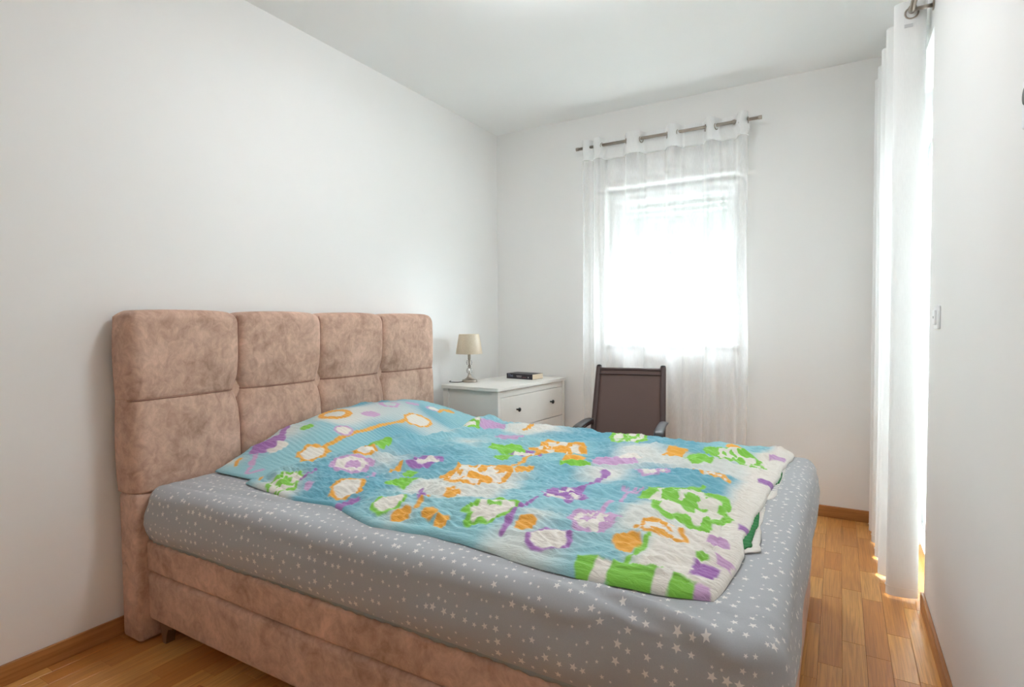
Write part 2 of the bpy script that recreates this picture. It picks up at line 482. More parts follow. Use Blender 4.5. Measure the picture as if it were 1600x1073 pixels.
# ---------------------------------------------------------------- room shell
XR, H = 2.6135, 2.6
def holed_wall(name, mat, axis, at, thick, us, vs, hole, label=None):
    """wall in the plane axis=at, thickness towards +axis; us/vs outer limits, hole=(u0,u1,v0,v1)"""
    bm = bmesh.new()
    U = [us[0], hole[0], hole[1], us[1]]; V = [vs[0], hole[2], hole[3], vs[1]]
    def P(u, v, d): return (u, at+d, v) if axis == 'y' else (at+d, u, v)
    g = {}
    for d in (0, 1):
        for i, u in enumerate(U):
            for j, v in enumerate(V): g[d, i, j] = bm.verts.new(P(u, v, d*thick))
    open_bottom = hole[2] <= vs[0]
    for d in (0, 1):
        for i in range(3):
            for j in range(3):
                if i == 1 and j == 1: continue
                if V[j+1]-V[j] < 1e-6: continue
                bm.faces.new([g[d, i, j], g[d, i+1, j], g[d, i+1, j+1], g[d, i, j+1]])
    def rim(a, b): bm.faces.new([g[0, *a], g[0, *b], g[1, *b], g[1, *a]])
    for i in range(3):
        rim((i, 3), (i+1, 3))
        if not (open_bottom and i == 1): rim((i, 0), (i+1, 0))
    for j in range(3):
        if V[j+1]-V[j] < 1e-6: continue
        rim((0, j), (0, j+1)); rim((3, j), (3, j+1))
    rim((1, 1), (1, 2)); rim((2, 1), (2, 2)); rim((1, 2), (2, 2))
    if not open_bottom: rim((1, 1), (2, 1))
    bmesh.ops.remove_doubles(bm, verts=bm.verts[:], dist=1e-5)
    return struct(bm_obj(name, bm, mat), label)
YF = -4.55
WIN = (.884, 1.763, .977, 2.082)
DOOR = (-1.03, -.25, 0.0, 2.28)
W = MAT['white_wall_paint']
holed_wall('wall_back', W, 'y', 0.0, .34, (-.2, XR+.34), (-.2, H+.2), WIN)
holed_wall('wall_right', W, 'x', XR, .34, (YF-.2, 0.0), (0.0, H+.2), DOOR)
struct(box_obj('wall_left', (-.2, YF-.2, -.2), (0, 0, H+.2), W))
struct(box_obj('wall_front', (0, YF-.2, -.2), (XR, YF, H+.2), W))
struct(box_obj('ceiling', (0, YF, H), (XR, 0, H+.2), MAT['ceiling_paint']))

# floor: subfloor slab plus strip parquet pieces laid along the room
floor = struct(box_obj('floor', (0, YF, -.2), (XR+.30, 0, -.012), MAT['oak_floor_far']))
def plank_mesh(L, wd):
    bm = bmesh.new(); box(bm, -wd/2+.0003, -L/2+.0003, -.012, wd/2-.0003, L/2-.0003, 0, .0007, 1)
    me = bpy.data.meshes.new('plank'); bmesh.ops.recalc_face_normals(bm, faces=bm.faces[:]); bm.to_mesh(me); bm.free()
    me.materials.append(MAT['oak_plank']); return me
rnd_ = random.Random(7)
PW = .0712
LENS = [.22, .30, .38, .46, .54]
PM = {L: plank_mesh(L, PW) for L in LENS}
far = bmesh.new()
n_pl = 0
x = XR - PW*37 + PW/2 + .003
for ci in range(38):
    cx_ = x+ci*PW
    if cx_ < -.03: continue
    if cx_-PW/2 > XR: break
    y = YF - rnd_.uniform(0, .4)
    while y < -.002:
        L = rnd_.choice(LENS)
        y0, y1 = y, min(y+L, 0.0)
        inroom = DOOR[0] < (y0+y1)/2 < DOOR[1]
        yc = (y0+y1)/2
        seen = (cx_ > 2.12 and y1 > -2.75) or (y1 > -4.05 and y0 < -2.62 and cx_ < 1.45 and cx_ < 1.5-(-2.6-yc)*-.0)
        x0, x1 = max(cx_-PW/2, 0), min(cx_+PW/2, XR)
        whole = y0 > YF and y+L <= 0.0 and x0 == cx_-PW/2 and x1 == cx_+PW/2
        if seen and n_pl < 285 and x1-x0 > .01:
            if whole: me = PM[L]
            else:
                me = bpy.data.meshes.new('plank'); b2 = bmesh.new()
                box(b2, x0-cx_+.0003, max(y0, YF)-yc+.0003, -.012, x1-cx_-.0003, y1-yc-.0003, 0, .0007, 1)
                b2.to_mesh(me); b2.free(); me.materials.append(MAT['oak_plank'])
            o = bpy.data.objects.new('plank', me); COL.objects.link(o); o.parent = floor; o.location = (cx_, yc, 0); n_pl += 1
        elif x1-x0 > .01 and y1-max(y0, YF) > .01:
            box(far, x0+.0003, max(y0, YF)+.0003, -.012, x1-.0003, y1-.0003, 0)
        y += L
fo = bm_obj('parquet_beyond_view', far, MAT['oak_floor_far'], floor); fo['kind'] = 'stuff'
# the boards run on into the balcony recess
for k in range(2):
    for (a, b) in ((DOOR[0], -.62), (-.62, DOOR[1])):
        me = bpy.data.meshes.new('plank'); b2 = bmesh.new()
        x0 = XR+k*.04; box(b2, -.02+.0003, a-(a+b)/2+.0003, -.012, .02-.0003, b-(a+b)/2-.0003, 0, .0007, 1)
        b2.to_mesh(me); b2.free(); me.materials.append(MAT['oak_plank'])
        o = bpy.data.objects.new('plank', me); COL.objects.link(o); o.parent = floor; o.location = (x0+.02, (a+b)/2, 0)

def skirting(name, a, b, mat):
    return struct(box_obj(name, a, b, mat, None, .003, 2))
skirting('baseboard_left', (0, YF, 0), (.013, 0, .067), MAT['oak_skirting_y'])
skirting('baseboard_back', (.013, -.013, 0), (XR, 0, .067), MAT['oak_skirting_x'])
skirting('baseboard_right', (XR-.013, YF, 0), (XR, DOOR[0]-.001, .067), MAT['oak_skirting_y'])
skirting('baseboard_front', (.013, YF, 0), (XR-.013, YF+.013, .067), MAT['oak_skirting_x'])

# ---------------------------------------------------------------- window in the back wall
def frame_ring(bm, axis, at, d, u0, u1, v0, v1, wd, bev=.004):
    """four mitred bars as one closed ring with a rounded profile; axis depth at..at+d"""
    def P(u, v, dd): return (u, at+dd, v) if axis == 'y' else (at+dd, u, v)
    prof = [(0, 0), (0, d), (wd, d), (wd, 0)]
    prof = [(0, 0.0), (0, d), (wd-bev, d), (wd, d-bev), (wd, bev), (wd-bev, 0)]
    corners = [(u0, v0, 1, 1), (u1, v0, -1, 1), (u1, v1, -1, -1), (u0, v1, 1, -1)]
    rings = [[bm.verts.new(P(u+su*p, v+sv*p, dd)) for p, dd in prof] for u, v, su, sv in corners]
    for i in range(4):
        a, b = rings[i], rings[(i+1) % 4]; n = len(prof)
        for k in range(n): bm.faces.new((a[k], b[k], b[(k+1) % n], a[(k+1) % n]))
def pane(name, a, b, parent): return box_obj(name, a, b, MAT['window_glass'], parent)

win = bpy.data.objects.new('window_1', None); COL.objects.link(win); struct(win, 'white framed bedroom window behind the sheer curtain')
win.location = (1.3235, .12, WIN[2])
def rel(o, root):
    o.parent = root; o.matrix_parent_inverse = Matrix.Translation(root.location).inverted(); return o
bm = bmesh.new(); frame_ring(bm, 'y', .125, .07, WIN[0]+.002, WIN[1]-.002, WIN[2]+.025, WIN[3]-.002, .045)
rel(bm_obj('window_frame', bm, MAT['white_pvc']), win)
bm = bmesh.new(); frame_ring(bm, 'y', .105, .07, WIN[0]+.03, WIN[1]-.03, WIN[2]+.055, WIN[3]-.03, .062, .010)
sash = rel(bm_obj('sash', bm, MAT['white_pvc']), win)
g = pane('glass_pane', (WIN[0]+.09, .136, WIN[2]+.115), (WIN[1]-.09, .142, WIN[3]-.09), None)
rel(g, win)
# sash handle at mid height on the right stile
bm = bmesh.new(); box(bm, WIN[1]-.075, .094, 1.47, WIN[1]-.047, .105, 1.55, .004)
box(bm, WIN[1]-.068, .062, 1.498, WIN[1]-.054, .096, 1.514, .004)
box(bm, WIN[1]-.070, .056, 1.39, WIN[1]-.052, .070, 1.515, .005)
rel(bm_obj('window_handle', bm, MAT['white_plastic'], None, True), win)
sill = rel(box_obj('window_sill', (WIN[0]-.0, -.022, WIN[2]+.001), (WIN[1]+.0, .125, WIN[2]+.026), MAT['white_pvc'], None, .006), win)
# lowered roller shutter outside: separate slats between side rails
for sx in (WIN[0]+.002, WIN[1]-.032):
    rel(box_obj('shutter_rail', (sx, .225, WIN[2]+.03), (sx+.03, .255, WIN[3]), MAT['white_pvc'], None, .002), win)
sl = bmesh.new()
prof = [(0, 0), (.004, .006), (.010, .019), (.010, .025), (.004, .036), (0, .0385), (-.003, .0385), (-.003, 0)]
vsr = [[sl.verts.new((xx, .236-py, pz)) for py, pz in prof] for xx in (WIN[0]+.03, WIN[1]-.03)]
n_ = len(prof)
for k in range(n_): sl.faces.new((vsr[0][k], vsr[1][k], vsr[1][(k+1) % n_], vsr[0][(k+1) % n_]))
sl.faces.new(vsr[0]); sl.faces.new(vsr[1][::-1])
bmesh.ops.recalc_face_normals(sl, faces=sl.faces[:])
sme = bpy.data.meshes.new('shutter_slat'); sl.to_mesh(sme); sl.free(); sme.materials.append(MAT['shutter_slat'])
zt = WIN[3]-.002; k = 0
while True:
    gap = .0035 if k < 5 else .0009
    zt -= .0385+gap
    if zt < 1.63: break
    o = bpy.data.objects.new('shutter_slat', sme); COL.objects.link(o); o.location = (0, 0, zt); rel(o, win); k += 1
    if gap > .002:      # small webs that link the slats and leave rows of slots
        wb = bmesh.new()
        nx = 26
        for j in range(nx):
            xx = WIN[0]+.035+(WIN[1]-WIN[0]-.07)*j/(nx-1)
            box(wb, xx-.008, .2345, -gap-.0005, xx+.008, .2385, .0005)
        wo = bm_obj('slat_web', wb, MAT['shutter_slat'], None, False, (0, 0, zt+.0385+gap)); wo['kind'] = 'stuff'; rel(wo, win)
rel(box_obj('shutter_end_bar', (WIN[0]+.03, .226, zt+.0385-.012), (WIN[1]-.03, .246, zt+.0385+.004), MAT['shutter_slat'], None, .003), win)

# shutter strap winder plate + strap on the wall right of the window, under the curtain edge
# ---------------------------------------------------------------- balcony door in the right wall
door = bpy.data.objects.new('door_1', None); COL.objects.link(door); door.location = (2.69, -.64, 0)
struct(door, 'white glazed balcony door behind the long curtain')
dx = 2.69
bm = bmesh.new(); frame_ring(bm, 'x', dx, .07, DOOR[0]+.002, DOOR[1]-.002, .002, 2.13, .055)
rel(bm_obj('door_frame', bm, MAT['white_pvc']), door)
rel(box_obj('shutter_box_panel', (dx, DOOR[0]+.002, 2.131), (dx+.05, DOOR[1]-.002, DOOR[3]-.002), MAT['white_pvc'], None, .003), door)
bm = bmesh.new(); frame_ring(bm, 'x', dx-.022, .07, DOOR[0]+.042, DOOR[1]-.042, .045, 2.085, .115, .010)
rel(bm_obj('sash', bm, MAT['white_pvc']), door)
bm = bmesh.new(); frame_ring(bm, 'x', dx-.0235, .012, DOOR[0]+.153, DOOR[1]-.153, .156, 1.974, .008, .002)
rel(bm_obj('glazing_gasket', bm, MAT['dark_gasket']), door)
g = pane('glass_pane', (dx+.010, DOOR[0]+.15, .155), (dx+.016, DOOR[1]-.15, 1.976), None); rel(g, door)
bm = bmesh.new()
box(bm, dx-.034, DOOR[1]-.10, .83, dx-.022, DOOR[1]-.066, .955, .005, 3)
box(bm, dx-.066, DOOR[1]-.090, .885, dx-.030, DOOR[1]-.076, .90, .004)
box(bm, dx-.074, DOOR[1]-.205, .880, dx-.060, DOOR[1]-.072, .905, .005, 3)
rel(bm_obj('door_handle', bm, MAT['light_grey_plastic'], None, True), door)
rel(box_obj('threshold', (dx-.004, DOOR[0]+.002, .0), (dx+.10, DOOR[1]-.002, .022), MAT['white_pvc'], None, .004), door)

# added fill lamp, out of view overhead, evens out the room's brightness
NKL = MAT['brushed_nickel']
t = NT('fill_lamp_glow'); e = t.n('ShaderNodeEmission'); e.inputs[0].default_value = (.93, .965, 1.0, 1); e.inputs[1].default_value = FILL_LAMP; t.l(e.outputs[0], t.out.inputs[0]); MAT['fill_lamp_glow'] = t.m
cl = thing('added_fill_lamp', 'added fill light, a glowing drum under the ceiling over the bed, out of view', 'lamp', (1.42, -1.96, H))
bm = bmesh.new(); lathe(bm, [(.05, 0), (.07, -.001), (.07, -.014), (.02, -.018), (.02, -.051)], 40); bm_obj('fill_lamp_plate', bm, NKL, cl, True)
bm = bmesh.new(); lathe(bm, [(.03, -.050), (.176, -.052), (.19, -.064), (.19, -.135), (.176, -.147), (.03, -.150)], 44); bm_obj('fill_lamp_drum', bm, MAT['fill_lamp_glow'], cl, True)
# ---------------------------------------------------------------- outside
struct(box_obj('balcony_slab', (XR+.34, -3.0, -.22), (4.1, 2.0, -.04), MAT['facade_plaster']))
struct(box_obj('light_block_roof', (XR+.34, -3.0, 2.62), (4.1, 2.0, 2.80), MAT['facade_plaster']))  # unseen roof, added to cut steep sky light at the balcony door
struct(box_obj('light_block_parapet', (4.0, -3.0, -.04), (4.1, 2.0, .95), MAT['facade_plaster']))  # unseen parapet, added to hold back low sky light
struct(box_obj('ground', (-40, -40, -3.4), (60, 60, -3.2), MAT['ground_soil']))
bm = bmesh.new(); box(bm, -9, 9, -3.2, 9, 16, 8.6)  # house height raised to keep sky light off the window
nb = struct(bm_obj('neighbour_house', bm, MAT['dimming_facade']))
bm = bmesh.new()
pts = [(-9.5, 8.6, 8.6), (9.5, 8.6, 8.6), (9.5, 16.4, 8.6), (-9.5, 16.4, 8.6), (-9.5, 12.5, 10.2), (9.5, 12.5, 10.2)]
v = [bm.verts.new(p) for p in pts]
for f in ((0, 1, 5, 4), (2, 3, 4, 5), (1, 2, 5), (3, 0, 4), (3, 2, 1, 0)): bm.faces.new([v[i] for i in f])
bm_obj('roof', bm, MAT['roof_tile'], nb)

# ---------------------------------------------------------------- boxspring bed
BX0, BX1, BY0, BY1 = .135, 2.222, -2.682, -1.062
bed = thing('boxspring_bed', 'dusty rose velvet boxspring bed with tall tufted headboard', 'bed', (1.2, -1.87, 0))
def tobed(o): return rel(o, bed)
V_ = MAT['rose_velvet']
HY0, HY1, HZ = -2.716, -.984, 1.212
HSE = [HY0+.432*i for i in range(5)]; HSE[-1] = HY1
ZS = .882; ZB = .545
hb = tobed(box_obj('headboard', (.014, HY0+.022, .004), (.095, HY1-.022, HZ-.03), V_, None, .012, 3, True))
bm = bmesh.new(); box(bm, .030, HY0, .004, .148, HY1, ZB-.0005, .016, 3)
rel(bm_obj('lower_board', bm, V_, None, True), hb); bpy.context.view_layer.update()
def hdepth(y, z):
    du = min(abs(y-s) for s in HSE[1:4]); dv = abs(z-ZS)
    seam = min(HSE[1:4], key=lambda s: abs(y-s)); r = math.hypot(y-seam, z-ZS)
    d = .150
    d -= .025*math.exp(-du/.013)+.007*math.exp(-du/.06)
    d -= .004*math.exp(-dv/.008)+.004*math.exp(-dv/.05)
    d -= .052*math.exp(-r/.05)
    return d
RC = .045
def panel(i, row):
    y0, y1 = HSE[i], HSE[i+1]
    z0, z1 = (ZS, HZ) if row else (ZB, ZS)
    nu, nv = 30, 26
    V = np.zeros((nu, nv, 3))
    for a in range(nu):
        # denser towards seams
        ta = .5-.5*cos(pi*a/(nu-1)); ta = .5*ta+.5*a/(nu-1)
        for b in range(nv):
            tb = .5-.5*cos(pi*b/(nv-1)); tb = .5*tb+.5*b/(nv-1)
            y = y0+(y1-y0)*ta; z = z0+(z1-z0)*tb
            d = hdepth(y, z)
            zz, yy = z, y
            # rounded top, outer sides and bottom edge
            if row:
                e = (HZ-z)/RC
                if e < 1: d -= RC*(1-math.sqrt(max(0, 1-(1-e)**2)))
                seam = min(abs(y-s) for s in HSE[1:4])
                zz = z-(z-z0)/(z1-z0)*.016*math.exp(-seam/.022)-.006*(2*ta-1)**2*(z-z0)/(z1-z0)
            else:
                d -= .002*math.exp(-(z-ZB)/.006)
            for side, s in ((i == 0, HY0), (i == 3, HY1)):
                if side:
                    e = abs(y-s)/RC
                    if e < 1: d -= RC*(1-math.sqrt(max(0, 1-(1-e)**2)))
                    # bulging side
                    bul = .006*sin(pi*tb)*math.exp(-abs(y-s)/.05)
                    if row: zz -= .022*max(0, 1-abs(y-s)/.05)**2*tb
                    yy = y+(-bul if s == HY0 else bul)
            V[a, b] = (d, yy, zz)
    # skirt back to the board
    ring = [(a, 0) for a in range(nu)]+[(nu-1, b) for b in range(1, nv)]+[(a, nv-1) for a in range(nu-2, -1, -1)]+[(0, b) for b in range(nv-2, 0, -1)]
    P = [tuple(V[a, b]) for a in range(nu) for b in range(nv)]
    q = [(a*nv+b, (a+1)*nv+b, (a+1)*nv+b+1, a*nv+b+1) for a in range(nu-1) for b in range(nv-1)]
    base = len(P)
    for a, b in ring:
        x_, y_, z_ = V[a, b]
        P.append((.030 if (row or (i in (0, 3))) else .08, y_, z_))
    n = len(ring)
    for k in range(n):
        a = ring[k][0]*nv+ring[k][1]; b = ring[(k+1) % n][0]*nv+ring[(k+1) % n][1]
        q.append((a, base+k, base+(k+1) % n, b))
    me = raw_mesh('tufted_panel', P, q); me.materials.append(V_)
    o = bpy.data.objects.new('tufted_panel', me); COL.objects.link(o)
    return rel(rel(o, bed), hb) if False else o
for i in range(4):
    for row in (0, 1):
        o = panel(i, row); o.parent = hb; o.matrix_parent_inverse = hb.matrix_world.inverted()
# thin piping along the seams
def hb_child(o): o.parent = hb; o.matrix_parent_inverse = hb.matrix_world.inverted(); return o
for s in HSE[1:4]:
    bm = bmesh.new()
    pts = []
    for k in range(40):
        z = ZB+.005+(HZ-.026-ZB)*k/39
        d = hdepth(s, z); e = (HZ-z)/RC
        if e < 1: d -= RC*(1-math.sqrt(max(0, 1-(1-e)**2)))
        pts.append((d+.002, s+.001, z))
    tube(bm, pts, .0036, 6, up=(1, 0, 0)); hb_child(bm_obj('piping', bm, MAT['rose_velvet_piping'], None, True))
bm = bmesh.new(); pts = []
for k in range(120):
    y = HY0+.002+(HY1-HY0-.004)*k/119; d = hdepth(y, ZS)
    for s in (HY0, HY1):
        e = abs(y-s)/RC
        if e < 1: d -= RC*(1-math.sqrt(max(0, 1-(1-e)**2)))
    pts.append((d+.0015, y, ZS))
tube(bm, pts, .0032, 6); hb_child(bm_obj('piping', bm, MAT['rose_velvet_piping'], None, True))

def soft_box(name, a, b, bev, mat, amp=.003, seed=0):
    bm = bmesh.new(); box(bm, *a, *b, bev, 4)
    bmesh.ops.subdivide_edges(bm, edges=[e for e in bm.edges if e.calc_length() > .25], cuts=14, use_grid_fill=True)
    for v in bm.verts:
        n = v.co
        f = float(vnoise(np.array([n.x*4+n.z*3]), np.array([n.y*4+n.z*5]), seed)[0])
        v.co.y += amp*f*(1 if abs(n.y-a[1]) < .01 or abs(n.y-b[1]) < .01 else 0)
        v.co.x += amp*f*(1 if abs(n.x-b[0]) < .01 else 0)
    return bm_obj(name, bm, mat, None, True)
tobed(soft_box('box_base', (BX0, BY0, .078), (BX1, BY1, .255), .018, V_, .004, 3))
tobed(soft_box('box_lid', (BX0, BY0, .2565), (BX1, BY1, .372), .016, V_, .003, 5))
for lx, ly in ((.205, BY0+.035), (.205, BY1-.035), (BX1-.09, BY0+.05), (BX1-.09, BY1-.05)):
    bm = bmesh.new()
    # flat wedge foot: broad where it is screwed on, narrow at the floor
    pr = [(-.028, .082), (.062, .082), (.056, .064), (.030, .056), (.020, .034), (.014, 0), (-.008, 0)]
    fr = [bm.verts.new((lx+px, ly-.016, pz)) for px, pz in pr]; bk = [bm.verts.new((lx+px, ly+.016, pz)) for px, pz in pr]
    bm.faces.new(fr); bm.faces.new(bk[::-1])
    for k in range(len(pr)): bm.faces.new((fr[k], bk[k], bk[(k+1) % len(pr)], fr[(k+1) % len(pr)]))
    tobed(bm_obj('leg', bm, MAT['leg_metal']))

# ---------------------------------------------------------------- mattress in its fitted sheet
mat_root = thing('mattress', 'thick mattress in a grey fitted sheet printed with small white stars', 'mattress', (1.18, -1.87, .373))
MX0, MX1, MY0, MY1 = .142, 2.236, -2.690, -1.052
RR = .055; ZBOT = .376
def top_crease(x, y):
    """creases of the sheet over the mattress top"""
    z = 0.004*vnoise(x*2.2, y*2.6, 61)+0.0022*ridged(x*3.0+y*1.5, y*14-x*2, 63)*sstep(-2.35, -2.55, y)
    def crease(x0, y0, x1, y1, w_, h_):
        dx_, dy_ = x1-x0, y1-y0; L = math.hypot(dx_, dy_)
        t = ((x-x0)*dx_+(y-y0)*dy_)/L/L; d = ((x-x0)*-dy_+(y-y0)*dx_)/L
        d = d+.006*np.sin(t*7)
        return h_*np.exp(-(d/w_)**2)*sstep(-.05, .25, t)*sstep(1.05, .75, t)
    z = z+crease(1.80, -2.60, 2.21, -2.705, .013, .017)-crease(1.82, -2.63, 2.19, -2.73, .012, .006)+crease(1.70, -2.63, 1.98, -2.69, .010, .006)
    z = z+crease(.17, -2.60, .75, -2.545, .010, .006)-crease(.17, -2.625, .80, -2.575, .012, .005)
    z = z+crease(2.10, -2.55, 2.19, -2.64, .008, .004)
    return z
def side_crease(pu, drop):
    return .0035*ridged(pu*2.2+drop*3, drop*24+pu*1.6, 67)+.004*vnoise(pu*3, drop*12, 69)
ix0, ix1, iy0, iy1 = MX0+RR, MX1-RR, MY0+RR, MY1-RR
nx, ny = 150, 116
gx = np.linspace(ix0, ix1, nx); gy = np.linspace(iy0, iy1, ny)
GX, GY = np.meshgrid(gx, gy, indexing='ij')
TZ = Z0+top_crease(GX, GY)
Vt = np.stack([GX, GY, TZ], -1).reshape(-1, 3); UVt = np.stack([GX, GY], -1).reshape(-1, 2)
q = []
I, J = np.meshgrid(np.arange(nx-1), np.arange(ny-1), indexing='ij')
q.append(np.stack([I*ny+J, (I+1)*ny+J, (I+1)*ny+J+1, I*ny+J+1], -1).reshape(-1, 4))
per = []           # (grid index, outward direction)
NC = 8
for i in range(nx): per.append((i, 0, -pi/2))
for k in range(1, NC): per.append((nx-1, 0, -pi/2+pi/2*k/NC))
for j in range(ny): per.append((nx-1, j, 0.0))
for k in range(1, NC): per.append((nx-1, ny-1, pi/2*k/NC))
for i in range(nx-1, -1, -1): per.append((i, ny-1, pi/2))
for k in range(1, NC): per.append((0, ny-1, pi/2+pi/2*k/NC))
for j in range(ny-1, -1, -1): per.append((0, j, pi))
for k in range(1, NC): per.append((0, 0, pi+pi/2*k/NC))
SIDE = Z0-RR-ZBOT
steps = [RR*pi/2*k/7 for k in range(1, 8)]+[RR*pi/2+SIDE*k/11 for k in range(1, 12)]
np_ = len(per); Vs, Us = [], []
cum = 0; last = None
for pi_, (i, j, ang) in enumerate(per):
    bx, by = gx[i], gy[j]; bz = TZ[i, j]
    if last is not None: cum += math.hypot(bx-last[0], by-last[1])+.01*(1 if (bx, by) == last else 0)
    last = (bx, by)
    for d in steps:
        a = min(d/RR, pi/2); dr = max(0, d-RR*pi/2)
        out = RR*sin(a); z = bz-RR*(1-cos(a))-dr*(bz-RR-ZBOT)/SIDE
        cr = 0.0
        if dr > 0 or a > .4:
            cr = float(side_crease(np.array([cum]), np.array([d]))[0])*min(1, (d-.02)/.05)
        bul = .012*sin(pi*min(1, dr/SIDE*1.0))-.014*(dr/SIDE)**6 if dr > 0 else 0
        if abs(cos(ang)+1) < .3: cr = 0; bul = 0        # against the headboard
        o_ = out+cr+bul
        if a < 1.5:
            dt_ = float(top_crease(np.array([bx+cos(ang)*out]), np.array([by+sin(ang)*out]))[0]-top_crease(np.array([bx]), np.array([by]))[0])
            z += dt_*cos(a); o_ += dt_*sin(a)*.6
        Vs.append((bx+cos(ang)*o_, by+sin(ang)*o_, z)); Us.append((bx+cos(ang)*d, by+sin(ang)*d))
b0 = len(Vt); ns = len(steps)
for p_ in range(np_):
    p2 = (p_+1) % np_
    g1 = per[p_][0]*ny+per[p_][1]; g2 = per[p2][0]*ny+per[p2][1]
    if g1 != g2: q.append(np.array([[g1, b0+p_*ns, b0+p2*ns, g2]]))
    else: q.append(np.array([[g1, b0+p_*ns, b0+p2*ns, b0+p2*ns]]))
    for k in range(ns-1): q.append(np.array([[b0+p_*ns+k, b0+p_*ns+k+1, b0+p2*ns+k+1, b0+p2*ns+k]]))
Q = np.concatenate(q)
tri = [tuple(f) for f in Q if f[2] == f[3]]
me = raw_mesh('fitted_sheet', np.concatenate([Vt, np.array(Vs)]), np.array([f for f in Q if f[2] != f[3]]), np.concatenate([UVt, np.array(Us)]))
if tri:   # corner fans
    b2 = bmesh.new(); b2.from_mesh(me); b2.verts.ensure_lookup_table(); ul = b2.loops.layers.uv.active
    alluv = np.concatenate([UVt, np.array(Us)])
    for f in tri:
        fc = b2.faces.new([b2.verts[f[0]], b2.verts[f[1]], b2.verts[f[2]]]); fc.smooth = True
        for l_, vi in zip(fc.loops, f[:3]): l_[ul].uv = alluv[vi]
    b2.to_mesh(me); b2.free()
sheet = link('fitted_sheet', me, MAT['grey_star_jersey']); rel(sheet, mat_root)
# gathered elastic hem along the bottom edge of the sheet
hp = []
for p_ in range(np_):
    x_, y_, z_ = Vs[p_*ns+ns-1]; ang = per[p_][2]
    hp.append((x_+cos(ang)*.0015, y_+sin(ang)*.0015, z_+.006+.0022*sin(p_*1.9)+.002*sin(p_*.31)))
bm = bmesh.new(); tube(bm, hp, .0032, 6, True, .011)
rel(bm_obj('elastic_hem', bm, MAT['sheet_hem'], None, True), mat_root)

